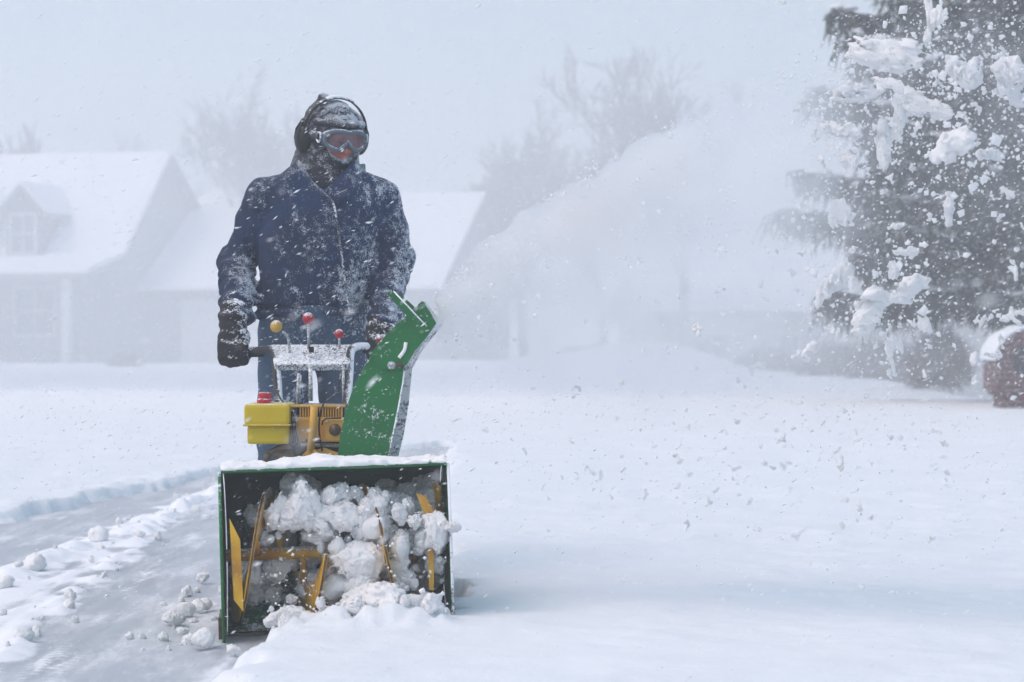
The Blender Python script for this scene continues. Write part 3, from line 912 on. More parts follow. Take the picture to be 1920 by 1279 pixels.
    gr.build("grille", M_yel2, en)
    MB().box(P(609, 828, 7.385), P(646, 786, 7.385) + (0, 0.034, 0), None, 0.006).build("side_cover", M_yel2, en)
    MB().tube([P(x, y, 7.38) for x, y in ((604, 797), (605, 790), (611, 785), (640, 784))], 0.003, 6).build("cable", M_black, en, True)
    MB().tube([P(589, 762, 7.37), P(587, 800, 7.37), P(582, 848, 7.37)], 0.0135, 12).build("crank_tube", M_yel2, o, True)
    for x, y in ((575, 826), (595, 824)):
        MB().tube([P(x, y, 7.42), P(x, y, 7.41)], 0.005, 8).build("screw", M_black, en)
    br = MB(); br.prism([P(x, y, 7.36) for x, y in ((560, 872), (567, 853), (578, 842), (592, 844), (600, 856), (596, 872))], (0, 0.03, 0)); br.build("gear_bracket", M_yel2, o)
    br = MB(); br.prism([P(x, y, 7.38) for x, y in ((592, 845), (606, 840), (622, 846), (634, 850), (636, 866), (622, 868), (610, 858), (596, 860))], (0, 0.03, 0)); br.build("gear_bracket", M_yel2, o)
    for x, y in ((571, 858), (625, 856)):
        MB().tube([P(x, y, 7.36), P(x, y, 7.345)], 0.007, 8).build("bolt", M_rust, o)
    g = P(597, 870, 7.27)
    MB().ball(g, (0.055, 0.05, 0.036), 18, 10).build("worm_cover", M_green, o, True)
    MB().tube([P(516, 858, 7.48), P(552, 852, 7.48)], [0.034, 0.036], 18).build("muffler", M_muff, en, True)
    MB().tube(smooth_path([P(x, y, 7.42) for x, y in ((500, 862), (503, 852), (514, 844), (530, 838), (548, 837))], 5), 0.010, 10).build("exhaust_pipe", M_muff, en, True)
    MB().tube([P(500, 866, 7.42), P(502, 848, 7.42)], 0.013, 10).build("pipe_elbow", M_muff, en, True)
    rc = MB(); rc.tube([P(628, 806, 7.384), P(628, 806, 7.378)], 0.021, 20); rc.build("recoil_cap", M_rust, en, True)
    for x, y in ((612, 789), (612, 825), (555, 789), (555, 825)):
        MB().tube([P(x, y, 7.384 if x > 600 else 7.418), P(x, y, 7.376 if x > 600 else 7.41)], 0.004, 6).build("screw", M_rod, en)
    for pts in (((516, 690, 7.70), (522, 740, 7.60), (546, 772, 7.41), (552, 800, 7.40), (562, 840, 7.38)), ((640, 690, 7.70), (632, 735, 7.56), (606, 758, 7.41), (598, 800, 7.39), (604, 846, 7.37))):
        MB().tube(smooth_path([P(*q) for q in pts], 6), 0.0035, 6).build("control_cable", M_black, o, True)
    # heater box / tank
    tk = MB().box(P(457, 797, 7.36), P(543, 758, 7.36) + (0, 0.22, 0), None, 0.012).build("fuel_tank", M_yel, o)
    MB().box(P(463, 833, 7.37), P(542, 798.5, 7.37) + (0, 0.20, 0), None, 0.010).build("tank_base", M_yel, tk)
    MB().box(P(455, 799.5, 7.352), P(545, 796, 7.352) + (0, 0.236, 0), None, 0.003).build("seam", M_yel, tk)
    cp = MB()
    cc = P(497, 757, 7.47)
    for (r, z0, z1) in ((0.0265, 0.000, 0.018), (0.022, 0.019, 0.040)):
        ring = []
        n = 32
        for z, k in ((z0, 0.97), (z0 + .003, 1), (z1 - .004, 1), (z1, 0.86)):
            ring.append([cc + np.array((r * k * (1 + .06 * math.cos(8 * t)) * math.cos(t), r * k * (1 + .06 * math.cos(8 * t)) * math.sin(t), z)) for t in np.linspace(0, 2 * math.pi, n, endpoint=False)])
        v = [p for q in ring for p in q]
        f = [(i * n + k, i * n + (k + 1) % n, (i + 1) * n + (k + 1) % n, (i + 1) * n + k) for i in range(3) for k in range(n)] + [[3 * n + k for k in range(n)]]
        cp.raw(v, f)
    cp.build("fuel_cap", M_red, tk)
    MB().tube([P(560, 833, 7.44), P(646, 836, 7.44)], 0.006, 8).build("linkage", M_rod, en)
    MB().tube([P(551, 832, 7.40), P(550, 766, 7.40)], 0.008, 8).build("hose", M_black, en, True)
    # --- handlebars
    for pts in (((432, 660, 7.94), (470, 660, 7.92), (496, 655.5, 7.88), (509, 657, 7.84), (515, 668, 7.82), (519, 700, 7.78), (523, 757, 7.70), (530, 830, 7.62)),
                ((748, 648, 7.94), (705, 651, 7.92), (682, 650, 7.88), (664, 652, 7.84), (657, 664, 7.82), (655, 700, 7.78), (650, 757, 7.70), (640, 830, 7.62))):
        hb = MB().tube(smooth_path([P(*q) for q in pts], 6), 0.0155, 14).build("handlebar", M_tube, o, True)
        g0, g1 = P(*pts[0]), P(*pts[1])
        d = (g1 - g0); d /= np.linalg.norm(d)
        ga = g0 - d * 0.0
        MB().tube([ga, ga + d * 0.02, g1, g1 + d * 0.05], [0.021, 0.0205, 0.0195, 0.0185], 16).build("grip", M_grip, hb, True)
    # control panel: inclined box
    pn = MB()
    T0, T1, L0, L1 = P(507, 645, 7.88), P(662, 645, 7.88), P(514, 683, 7.76), P(656, 683, 7.76)
    nrm_ = np.cross(T1 - T0, L0 - T0); nrm_ /= np.linalg.norm(nrm_)
    nrm_ *= -np.sign(nrm_[1]) * 1.0
    pn.prism([T0, T1, L1, L0], -nrm_ * 0.03)
    pan = pn.build("control_panel", M_panel, o)
    b_ = pan.modifiers.new("bevel", 'BEVEL'); b_.width = 0.006; b_.segments = 2
    # levers
    lv = MB().tube(smooth_path([P(x, y, 7.80) for x, y in ((529, 622), (537, 628), (541, 637), (542, 650), (543, 662))], 5), 0.005, 8).build("lever", M_rod, o, True)
    MB().ball(P(518, 612, 7.80), 0.0225, 20, 12).build("knob", M_knoby, lv, True)
    lv = MB().tube([P(578.5, 602, 7.79), P(579, 655, 7.79)], 0.0055, 8).build("lever", M_rod, o, True)
    MB().ball(P(578, 597, 7.79), 0.0215, 20, 12).build("knob", M_red, lv, True)
    MB().box(P(579, 661, 7.775), P(588, 650, 7.775) + (0, 0.02, 0), None, 0.002).build("lever_slot", M_black, pan)
    lv = MB().tube([P(636, 632, 7.80), P(637, 655, 7.80)], 0.0045, 8).build("lever", M_rod, o, True)
    MB().ball(P(636, 626, 7.80), 0.0170, 20, 12).build("knob", M_red, lv, True)
    MB().ball(P(711, 636, 7.88), 0.0105, 14, 9).build("button", M_red, o, True)
    for pts, r in ((((560, 700), (558, 762)), 0.0062), (((564, 704), (560, 760)), 0.004), (((582, 684), (583, 752)), 0.0075), (((643, 684), (645, 764)), 0.0055)):
        MB().tube([P(x, y, 7.74) for x, y in pts], r, 8).build("control_rod", M_rod, o, True)
    # --- wheels and frame
    for s in (-1, 1):
        c = np.array((-0.545 + s * 0.24, 7.72, 0.185))
        wh = root_part("wheel", o)
        n = 40
        v, f = [], []
        prof_ = [(0.10, -0.05), (0.165, -0.055), (0.182, -0.03), (0.185, 0.0), (0.182, 0.03), (0.165, 0.055), (0.10, 0.05)]
        for k in range(n):
            t = 2 * math.pi * k / n
            lug = 0.008 if k % 4 < 2 else 0
            for r, x in prof_:
                rr = r + (lug if r > 0.17 else 0)
                v.append(c + np.array((x, rr * math.cos(t), rr * math.sin(t))))
        m_ = len(prof_)
        for k in range(n):
            for j in range(m_ - 1):
                f.append((k * m_ + j, k * m_ + j + 1, ((k + 1) % n) * m_ + j + 1, ((k + 1) % n) * m_ + j))
        obj("tyre", v, f, M_tyre, wh)
        MB().tube([c + (-.045, 0, 0), c + (.045, 0, 0)], 0.102, 24).build("rim", M_yel2, wh, True)
    MB().box((-0.70, 7.40, 0.16), (-0.40, 7.85, 0.40), None, 0.02).build("gear_case", M_green, o)
    MB().tube([(-0.80, 7.72, 0.185), (-0.29, 7.72, 0.185)], 0.014, 10).build("axle", M_rust, o)
    return o

def root_part(name, parent):
    e = bpy.data.objects.new(name, None); COL.objects.link(e); e.parent = parent; e.empty_display_size = 0.05
    return e
blower()

# snow lying on top of the housing
def ridge_top(p):
    q = (p - B0)
    x, y, z = q @ ex.astype(np.float32), q @ ey.astype(np.float32), q @ ez.astype(np.float32)
    hgt = 0.010 + 0.010 * fbm(p * 11, 3, 77) + 0.006 * fbm(p * 40, 2, 78) + 0.012 * np.clip(fbm(p * 7, 2, 79), 0, 1)
    f = np.maximum(z - 0.553 - hgt, 0.551 - z)
    f = np.maximum(f, np.abs(x) - W_ / 2 - 0.004 - 0.004 * vnoise(p * 60, 3))
    f = np.maximum(f, np.abs(y - 0.14) - 0.118 - 0.008 * vnoise(p * 45, 4))
    return f
v, f = nets(ridge_top, (-0.98, 6.74, 0.52), (-0.14, 7.16, 0.64), 0.0065)
props(obj("snow_ridge", v, f, M_snowfine, None, True, loc=(-0.56, 6.9, 0.56)), "thin ridge of fresh snow lying along the top of the green housing", "snow ridge")

# ------------------------------------------------------------------ person
Y0 = 8.2
def J(px, py, dy=0.0): return P(px, py, Y0 + dy)
Hc = J(626, 260)
Rh = np.array(Matrix.Rotation(R_(31), 3, 'Z') @ Matrix.Rotation(R_(14), 3, 'X'))
def HL(q): return Hc + Rh @ np.array(q, dtype=float)
Rf, Hf = Rh.astype(np.float32), Hc.astype(np.float32)
def to_head(p): return (p - Hf) @ Rf

JT = dict(sL=J(498, 374), eL=J(446, 492, 0.06), wL=J(437, 594, -0.22), sR=J(710, 374), eR=J(737, 490, 0.06), wR=J(716, 606, -0.22),
          hipL=J(538, 600), hipR=J(640, 600), kL=J(527, 800, -0.05), kR=J(650, 800, 0.05), aL=J(522, 985, 0.0), aR=J(655, 985, 0.12))
zt = [0.95, 1.02, 1.06, 1.15, 1.30, 1.42, 1.50, 1.56, 1.61, 1.66, 1.72]
wt = [0.19, 0.205, 0.216, 0.224, 0.232, 0.236, 0.228, 0.20, 0.145, 0.105, 0.09]
dt = [0.13, 0.14, 0.145, 0.152, 0.158, 0.155, 0.145, 0.13, 0.115, 0.10, 0.09]
ct = [(x - CX) / F_PX * Y0 for x in (592, 592, 592, 594, 598, 602, 604, 606, 608, 612, 616)]
def torso(p, grow=0.0, zlo=1.05):
    z = p[..., 2]
    wz = np.interp(z, zt, wt) + grow; dz = np.interp(z, zt, dt) + grow; cx = np.interp(z, zt, ct)
    x = (p[..., 0] - cx) / wz; y = (p[..., 1] - Y0) / dz
    k = (np.abs(x) ** 2.3 + np.abs(y) ** 2.3) ** (1 / 2.3)
    f = (k - 1) * np.minimum(wz, dz)
    return np.maximum(np.maximum(f, zlo - z), z - 1.74).astype(np.float32)

def head_sdf(p):
    q = to_head(p)
    f = s_ell(q, (0, .018, .035), (.074, .094, .098))
    f = smin(f, s_ell(q, (0, -.022, -.048), (.056, .066, .066)), .03)
    f = smin(f, s_ell(q, (0, -.062, .028), (.06, .03, .02)), .02)          # brow
    for s in (-1, 1):
        f = smin(f, s_ell(q, (s * .036, -.066, -.022), (.027, .024, .024)), .02)   # cheeks
        f = smax(f, -s_ell(q, (s * .031, -.092, .006), (.018, .016, .012)), .012)  # sockets
        f = smin(f, s_ell(q, (s * .076, .012, -.004), (.010, .022, .032)), .008)   # ears
        f = smin(f, s_caps(q, (s * .010, -.100, -.034), (s * .013, -.092, -.034), .008, .007), .006)
    f = smin(f, s_caps(q, (0, -.086, .010), (0, -.113, -.028), .009, .0135), .012)  # nose
    f = smin(f, s_ell(q, (0, -.086, -.056), (.022, .010, .0055)), .006)
    f = smin(f, s_ell(q, (0, -.084, -.066), (.019, .010, .006)), .006)
    f = smin(f, s_ell(q, (0, -.076, -.092), (.022, .018, .016)), .02)
    return f

def hand_pts(wr, side):
    c = P(438, 660, 7.93) if side < 0 else P(716, 650, 7.93)
    fing = []
    for i, x in enumerate((-.039, -.013, .013, .039)):
        L = (0.92, 1.05, 1.0, 0.82)[i]
        xx = c[0] + x
        fing.append([(xx, c[1] + .012, c[2] + .050), (xx, c[1] - .030 * L, c[2] + .022), (xx, c[1] - .034 * L, c[2] - .022 * L), (xx, c[1] - .004, c[2] - .040 * L)])
    tx = -side * .045
    th = [(c[0] + tx * .6, c[1] + .03, c[2] + .03), (c[0] + tx, c[1] + .030, c[2] - .012), (c[0] + tx * .8, c[1] + .006, c[2] - .034)]
    palm = [(c[0] - .026, c[1] + .012, c[2] + .056), (c[0] + .026, c[1] + .012, c[2] + .056)]
    return c, fing, th, palm

def hand_sdf(p, wr, side, r, k):
    c, fing, th, palm = hand_pts(wr, side)
    f = s_caps(p, palm[0], palm[1], .024 + r, .024 + r)
    f = smin(f, s_caps(p, wr, (c[0], c[1] + .018, c[2] + .06), .026 + r, .034 + r), .02)
    for fg in fing:
        g = None
        for a, b, (ra, rb) in zip(fg[:-1], fg[1:], ((.0105, .0095), (.0095, .0088), (.0088, .0078))):
            d = s_caps(p, a, b, ra + r, rb + r)
            g = d if g is None else np.minimum(g, d)
        f = smin(f, g, k)
    g = smin(s_caps(p, th[0], th[1], .012 + r, .011 + r), s_caps(p, th[1], th[2], .011 + r, .009 + r), .004)
    return smin(f, g, k)

def body_sdf(p):
    f = np.maximum(torso(p, -0.045, 0.86), p[..., 2] - 1.60)
    f = smin(f, s_caps(p, J(614, 340), J(622, 292), .060, .056), .03)
    f = smin(f, head_sdf(p), .02)
    for s in 'LR':
        f = smin(f, s_caps(p, JT['s' + s], JT['e' + s], .050, .042), .03)
        f = smin(f, s_caps(p, JT['e' + s], JT['w' + s], .042, .028), .015)
        f = smin(f, hand_sdf(p, JT['w' + s], -1 if s == 'L' else 1, 0.0, .006), .01)
        f = smin(f, s_caps(p, JT['hip' + s] + (0, 0, -.08), JT['k' + s], .085, .058), .03)
        f = smin(f, s_caps(p, JT['k' + s], JT['a' + s], .056, .040), .02)
        f = smin(f, s_caps(p, JT['a' + s] + (0, 0, -.04), JT['a' + s] + (0, -.15, -.165), .035, .03), .02)
    return f

def jacket_sdf(p):
    n1 = fbm(p * np.array((9, 9, 5), dtype=np.float32), 3, 101)
    # diagonal folds that hang from the shoulders
    u = p[..., 0] * 0.9 + p[..., 2] * 0.35
    n2 = vnoise(np.stack([u * 16, p[..., 1] * 3, (p[..., 2] - 0.5 * p[..., 0]) * 3.2], -1), 103)
    n3 = fbm(p * 34, 2, 107)
    f = torso(p, 0.0, 1.055 )
    for s in 'LR':
        S, E, Wr = JT['s' + s], JT['e' + s], JT['w' + s]
        up = s_caps(p, S, E, .086, .067)
        d = (Wr - E) / np.linalg.norm(Wr - E)
        t = (p - E.astype(np.float32)) @ d.astype(np.float32)
        ring = np.sin(t * 95 + 2.2 * vnoise(p * 11, 111 + ord(s))) * np.clip(t * 9 + 0.5, 0, 1)
        fo = s_caps(p, E, Wr - d * 0.02, .069, .059) - 0.0085 * ring - 0.006 * vnoise(p * 20, 113)
        d0 = (E - S) / np.linalg.norm(E - S)
        t0 = (p - S.astype(np.float32)) @ d0.astype(np.float32)
        up = up - 0.005 * np.sin(t0 * 62 + 3 * vnoise(p * 8, 115)) * np.clip(t0 * 5, 0, 1)
        arm = smin(up, fo, .03)
        f = smin(f, arm, .045)
    # elastic hem
    f = f + 0.012 * np.exp(-((p[..., 2] - 1.085) / 0.012) ** 2)
    f = f - 0.009 * n1 - 0.016 * n2 - 0.002 * n3
    # neck opening
    zl = 1.520 + 0.80 * np.abs(p[..., 0] - J(611, 300)[0]) + 0.45 * (p[..., 1] - (Y0 - .14))
    f = smax(f, p[..., 2] - zl, .008)
    f = smax(f, -(s_caps(p, J(617, 345), J(628, 250), .080, .10)), .01)
    return f

def trousers_sdf(p):
    n1 = fbm(p * np.array((10, 10, 6), dtype=np.float32), 3, 121)
    z = p[..., 2]
    f = torso(p, -0.012, 0.92); f = np.maximum(f, z - 1.10)
    for s in 'LR':
        a, k, e = JT['hip' + s] + (0, 0, -.06), JT['k' + s], JT['a' + s]
        g = smin(s_caps(p, a, k, .108, .092), s_caps(p, k, e, .092, .085), .03)
        f = smin(f, g, .035)
    t = np.sin(z * 60 + 3 * vnoise(p * 6, 123)) * np.clip((0.62 - np.abs(z - 0.45)) * 2, 0, 1)
    return f - 0.007 * n1 - 0.003 * t

M_skin = None
def mat_skin():
    m, t, b = new_mat("skin_wind_reddened")
    n = nz(t, 30, 4)
    t.links.new(mixc(t, sstep(t, n, 0.3, 0.7), (0.40, 0.12, 0.095), (0.46, 0.18, 0.14)), b.inputs['Base Color'])
    b.inputs['Roughness'].default_value = 0.5
    b.inputs['Subsurface Weight'].default_value = 0.15; b.inputs['Subsurface Radius'].default_value = (0.01, 0.004, 0.003)
    bump(t, b, nz(t, 220, 3), 0.15, 0.002)
    return m
M_jacket = mat_frost("navy_jacket", (0.007, 0.036, 0.118), (0.006, 0.022, 0.068), amount=0.30, fine=220, mid=38, patch=0.10, up=0.16, side=0.36, rough=0.8, bstr=0.35, soft=0.06, weave=500, snow=(0.62, 0.68, 0.76))
M_jeans = mat_frost("blue_jeans", (0.075, 0.135, 0.225), (0.050, 0.100, 0.175), amount=0.30, fine=100, mid=18, up=0.4, side=0.2, rough=0.85, bstr=0.35, weave=700, snow=(0.6, 0.66, 0.74))
M_glove = mat_frost("dark_glove", (0.016, 0.017, 0.022), amount=0.26, fine=110, mid=18, up=0.5, side=0.3, rough=0.85, bstr=0.4)
M_hood = mat_frost("grey_fleece_hood", (0.030, 0.033, 0.045), amount=0.40, fine=300, mid=50, up=0.35, side=0.3, rough=0.95, bstr=0.5, snow=(0.55, 0.60, 0.66), soft=0.09)
M_gait = mat_frost("dark_balaclava", (0.020, 0.022, 0.034), amount=0.23, fine=170, mid=22, up=0.7, side=0.15, rough=0.95, bstr=0.5, snow=(0.5, 0.55, 0.62), soft=0.08)
M_lining = mat_plain("collar_lining", (0.36, 0.38, 0.36), 0.9, 0, 0.3, 60)
M_cup = mat_frost("black_plastic", (0.014, 0.017, 0.018), amount=0.16, fine=120, mid=30, up=0.6, rough=0.45)
M_gog = mat_frost("goggle_frame", (0.10, 0.15, 0.20), amount=0.25, fine=150, mid=40, up=0.8, rough=0.5)

def mat_lens():
    m, t, b = new_mat("goggle_lens")
    tr = t.nodes.new("ShaderNodeBsdfTransparent"); tr.inputs[0].default_value = (0.55, 0.36, 0.38, 1)
    b.inputs['Base Color'].default_value = (0.24, 0.15, 0.17, 1); b.inputs['Roughness'].default_value = 0.18
    mx = t.nodes.new("ShaderNodeMixShader")
    t.links.new(sstep(t, nz(t, 25, 4), 0.25, 0.75, 0.35, 0.75), mx.inputs[0])
    t.links.new(tr.outputs[0], mx.inputs[1]); t.links.new(b.outputs[0], mx.inputs[2])
    t.links.new(mx.outputs[0], t.nodes["Material Output"].inputs['Surface'])
    return m

def person():
    v, f = nets(body_sdf, (-1.35, 7.78, -0.02), (-0.30, 8.5, 2.0), 0.0062)
    feet = np.array((-0.77, Y0, 0.0))
    o = obj("person", v, f, mat_skin(), None, True, loc=feet)
    props(o, "person in snow-covered navy jacket, goggles and hood steering the snow blower", "person")
    for s in (-1, 1):
        MB().ball(HL((s * .031, -.076, .006)), 0.012, 14, 9).build("eye", mat_plain("eye", (0.35, 0.34, 0.33), 0.2), o, True)
    v, f = nets(jacket_sdf, (-1.25, 7.8, 1.0), (-0.36, 8.45, 1.78), 0.0065)
    jk = obj("jacket", v, f, M_jacket, o)
    zl = [(607, 362), (618, 372), (626, 385), (631, 410), (636, 445), (641, 480), (646, 520), (652, 560), (655, 588)]
    def front(px, py, out_=0.004):
        """point on the jacket front under a photo position"""
        z = P(px, py, Y0 - .15)[2]
        wz, dz, cx = np.interp(z, zt, wt), np.interp(z, zt, dt), np.interp(z, zt, ct)
        Y = Y0 - dz - out_
        return P(px, py, Y)
    zp = smooth_path([front(x, y, 0.006) for x, y in zl], 6)
    MB().tube(zp, 0.0042, 6).build("zip", mat_frost("zip_snow", (0.05, 0.06, 0.09), amount=0.45, fine=120, mid=14, up=0.2), jk, True)
    for s, pts in (('L', ((556, 296, .02), (557, 308, -.03), (563, 325, -.075), (576, 342, -.105), (592, 356, -.125), (607, 366, -.14))),
                   ('R', ((683, 308, .03), (683, 318, -.03), (678, 331, -.08), (670, 343, -.11), (652, 355, -.13), (628, 366, -.14)))):
        up_ = smooth_path([J(*q) for q in pts], 5)
        c_ = J(618, 330)
        inn = []
        for i, p in enumerate(up_):
            d = c_ - p; d[2] = 0; d /= np.linalg.norm(d) + 1e-9
            inn.append(p + d * 0.020 + np.array((0, 0, -0.004)))
        outv = [p - (q - p) * 0.15 + np.array((0, 0, -0.045)) for p, q in zip(up_, inn)]
        vv, ff = ribbon(up_, inn); obj("collar_lining", vv, ff, M_lining, jk, True, 0.006)
        vv, ff = ribbon(up_, outv); obj("collar", vv, ff, M_jacket, jk, True, 0.008)
    v, f = nets(trousers_sdf, (-1.06, 7.95, 0.06), (-0.44, 8.45, 1.14), 0.008)
    obj("trousers", v, f, M_jeans, o)
    for s, sd_ in (('L', -1), ('R', 1)):
        a = JT['a' + s]
        def boot(p):
            f = smin(s_caps(p, a + (0, .01, .06), a + (0, .02, -.12), .066, .058), s_caps(p, a + (0, .02, -.15), a + (0, -.17, -.165), .052, .045), .03)
            zb = a[2] - 0.205
            return np.maximum(f, zb - p[..., 2])
        v, f = nets(boot, a + (-.12, -.30, -.28), a + (.12, .16, .16), 0.008)
        obj("boot", v, f, mat_plain("boot_leather", (0.03, 0.025, 0.022), 0.6), o)
        wr = JT['w' + s]
        def glove(p):
            f = hand_sdf(p, wr, sd_, .0085, .010) - 0.003 * fbm(p * 26, 3, 131)
            cu = s_caps(p, wr + (0, .03, .035), wr + (0, -.01, -.01), .050, .054) - 0.004 * np.sin(p[..., 2] * 150)
            return smin(f, cu, .02)
        c = P(438, 660, 7.93) if sd_ < 0 else P(716, 650, 7.93)
        v, f = nets(glove, np.minimum(c, wr) - 0.12, np.maximum(c, wr) + 0.12, 0.0055)
        obj("glove", v, f, M_glove, o)
    # balaclava
    def bala(p):
        q = to_head(p)
        f = smin(s_ell(q, (0, .012, .018), (.094, .114, .128)), s_ell(q, (0, -.03, -.062), (.076, .085, .075)), .03)
        f = smin(f, s_caps(p, HL((0, .0, -.10)), J(615, 350), .092, .118), .05)
        f = f - 0.006 * fbm(p * np.array((8, 8, 26), dtype=np.float32), 3, 141) - 0.0015 * fbm(p * 60, 2, 142)
        op = s_ell(q, (0, -.125, -.008), (.078, .075, .062))
        f = smax(f, -op, .012)
        f = np.maximum(f, 1.50 - p[..., 2])
        return f
    v, f = nets(bala, Hc - (.17, .19, .24), Hc + (.17, .19, .2), 0.0052)
    obj("balaclava", v, f, M_gait, o)
    # hood over it, peaked
    def hood(p):
        q = to_head(p)
        f = smin(s_ell(q, (0, .022, .028), (.108, .125, .106)), s_caps(q, (-.034, .05, .085), (-.046, .03, .146), .060, .024), .04)
        f = smin(f, s_caps(q, (0, .035, -.03), (0, .045, -.19), .112, .150), .05)
        f = f - 0.006 * fbm(p * 14, 3, 151) - 0.0015 * fbm(p * 70, 2, 152)
        op = s_ell(q, (0.010, -.150, -.055), (.082, .125, .140))
        rim = np.abs(op) - .012
        f = smax(f, -op, .012)
        f = np.maximum(f, 1.53 - p[..., 2])
        return f
    v, f = nets(hood, Hc - (.2, .2, .22), Hc + (.2, .24, .25), 0.0055)
    hd = obj("hood", v, f, M_hood, o)
    rim = [HL((.103 * math.cos(a), -.012 - .024 * max(0, math.sin(a)) - .02 * max(0, -math.sin(a)), .012 + (.112 if math.sin(a) > 0 else .125) * math.sin(a))) for a in np.linspace(-0.95, math.pi + 0.95, 34)]
    MB().tube(rim, [0.0135 + 0.003 * math.sin(i * 1.3) for i in range(34)], 10).build("hood_rim", M_hood, hd, True)
    # knitted brim across the forehead
    arc = [HL((.098 * math.sin(a), .012 - .124 * math.cos(a), .062 + .012 * math.cos(a) ** 2)) for a in np.linspace(-1.35, 1.35, 18)]
    MB().tube(arc, [0.013 + 0.005 * math.sin(i * 1.9) ** 2 for i in range(18)], 10).build("knit_brim", M_hood, hd, True)
    # goggles
    out_ = []
    for t in np.linspace(0, 2 * math.pi, 48, endpoint=False):
        c, s = math.cos(t), math.sin(t)
        x = 0.084 * np.sign(c) * abs(c) ** 0.75
        z = 0.014 + (0.034 if s > 0 else 0.042) * np.sign(s) * abs(s) ** 0.7
        if s > 0: z -= 0.006 * math.exp(-(x / .02) ** 2)
        else: z += 0.034 * math.exp(-(x / .019) ** 2)
        out_.append((x, z))
    wrap = lambda x, off=0: -0.122 - off + 3.6 * x * x
    loop = [HL((x, wrap(x), z)) for x, z in out_]
    gg = MB()
    n = len(loop)
    gg.tube(loop + [loop[0]], 0.0075, 10, False)
    gg.raw(*(lambda a, b: (a + b, [(i, (i + 1) % n, n + (i + 1) % n, n + i) for i in range(n)]))(
        [HL((x, wrap(x), z)) for x, z in out_], [HL((x * 1.02, wrap(x) + .032, z * 1.02)) for x, z in out_]))
    go = gg.build("goggles", M_gog, o, True, 0.002)
    rings = [[HL((x * k, wrap(x * k, .002), 0.012 + (z - 0.012) * k)) for x, z in out_] for k in (0.97, 0.7, 0.4, 0.1)]
    vv = [p for r in rings for p in r]
    ff = [(i * n + k, i * n + (k + 1) % n, (i + 1) * n + (k + 1) % n, (i + 1) * n + k) for i in range(3) for k in range(n)] + [[3 * n + k for k in range(n)]]
    obj("lens", vv, ff, mat_lens(), go, True)
    sa = [(.119 * math.cos(a), .018 + .132 * math.sin(a)) for a in np.linspace(-0.62, math.pi + 0.62, 40)]
    top_ = [HL((x, y, .032)) for x, y in sa]; bot_ = [HL((x, y, -.004)) for x, y in sa]
    vv, ff = ribbon(top_, bot_); obj("strap", vv, ff, mat_frost("strap_web", (0.05, 0.06, 0.08), amount=0.35, fine=200, mid=40, up=0.4), go, True, 0.004)
    for s in (-1, 1):
        MB().tube(smooth_path([HL((s * .098, -.068 + a, .014 + b)) for a, b in ((-.012, .018), (.012, .012), (.014, -.012), (-.008, -.020), (-.016, 0), (-.012, .018))], 4), 0.004, 6).build("buckle", M_frostgrey, go, True)
    # ear defenders
    ed = None
    for s in (-1, 1):
        cupm = MB()
        cupm.ball((0, 0, 0), (.030, .044, .056), 20, 12, lambda q: HL((s * .122 + q[0], .018 + q[1] * (1 - 0.1 * q[2]), -.006 + q[2])))
        cupm.tube([HL((s * .105, .018, -.006)), HL((s * .126, .018, -.006))], [.048, .046], 20)
        cu = cupm.build("ear_cup", M_cup, o, True)
        for yy in (.004, .034):
            MB().tube([HL((s * .148, yy, -.012)), HL((s * .146, yy, .025)), HL((s * .128, .018, .072))], 0.0042, 7).build("cup_arm", M_cup, cu, True)
    band = [(.133 * math.sin(a), .018, .022 + .134 * math.cos(a)) for a in np.linspace(-1.45, 1.45, 28)]
    hb0 = [HL((x, -.010, z)) for x, y, z in band]; hb1 = [HL((x, .012, z + .002)) for x, y, z in band]
    vv, ff = ribbon(hb0, hb1); hb = obj("headband", vv, ff, M_cup, o, True, 0.005)
    pad0 = [HL((x * 1.03, -.014, z + .005)) for x, y, z in band[10:19]]; pad1 = [HL((x * 1.03, .016, z + .007)) for x, y, z in band[10:19]]
    vv, ff = ribbon(pad0, pad1); obj("headband_pad", vv, ff, M_frostgrey, hb, True, 0.007)
person()

# ------------------------------------------------------------------ lumps of snow
def clod_mesh(name, seed, kind):
    rs = np.random.default_rng(seed)
    if kind == 'clod':      # broken, packed, with flat fracture faces
        pl = [(lambda d: (d / np.linalg.norm(d), rs.uniform(0.58, 0.98)))(rs.normal(0, 1, 3)) for _ in range(18)]
        def fn(p):
            f = s_ell(p, (0, 0, 0), (1, .85, .8))
            for d, r in pl: f = smax(f, (p @ d.astype(np.float32)) - r, .03)
            return f - 0.12 * fbm(p * 2.6, 4, seed, 0.65) - 0.07 * fbm(p * 10, 3, seed + 5, 0.65)
        h = 0.06
    elif kind == 'round':
        def fn(p):
            return s_ell(p, (0, 0, 0), (1, .9, .82)) - 0.14 * fbm(p * 1.6, 3, seed) - 0.04 * fbm(p * 7, 2, seed + 5)
        h = 0.1
    else:                   # ragged flying lump
        k = rs.integers(2, 6); caps = []
        q = np.zeros(3)
        for _ in range(k):
            e = q + rs.normal(0, .55, 3) * (1, .6, 1)
            caps.append((q.copy(), e.copy(), rs.uniform(.2, .42), rs.uniform(.12, .32)))
            q = e if rs.random() < 0.6 else q
        c0 = np.mean([c[0] + c[1] for c in caps], axis=0) / 2
        def fn(p):
            f = None
            for a, b, ra, rb in caps:
                d = s_caps(p, a - c0, b - c0, ra, rb); f = d if f is None else smin(f, d, .15)
            return f - 0.17 * fbm(p * 3.4, 5, seed, 0.62) - 0.04
        h = 0.07
    v, f = nets(fn, (-1.9,) * 3, (1.9,) * 3, h)
    o = obj(name, v, f, M_snowfine, None, True)
    me = o.data; bpy.data.objects.remove(o)
    return me
clods = [clod_mesh("clod_mesh", 200 + i, 'clod') for i in range(9)]
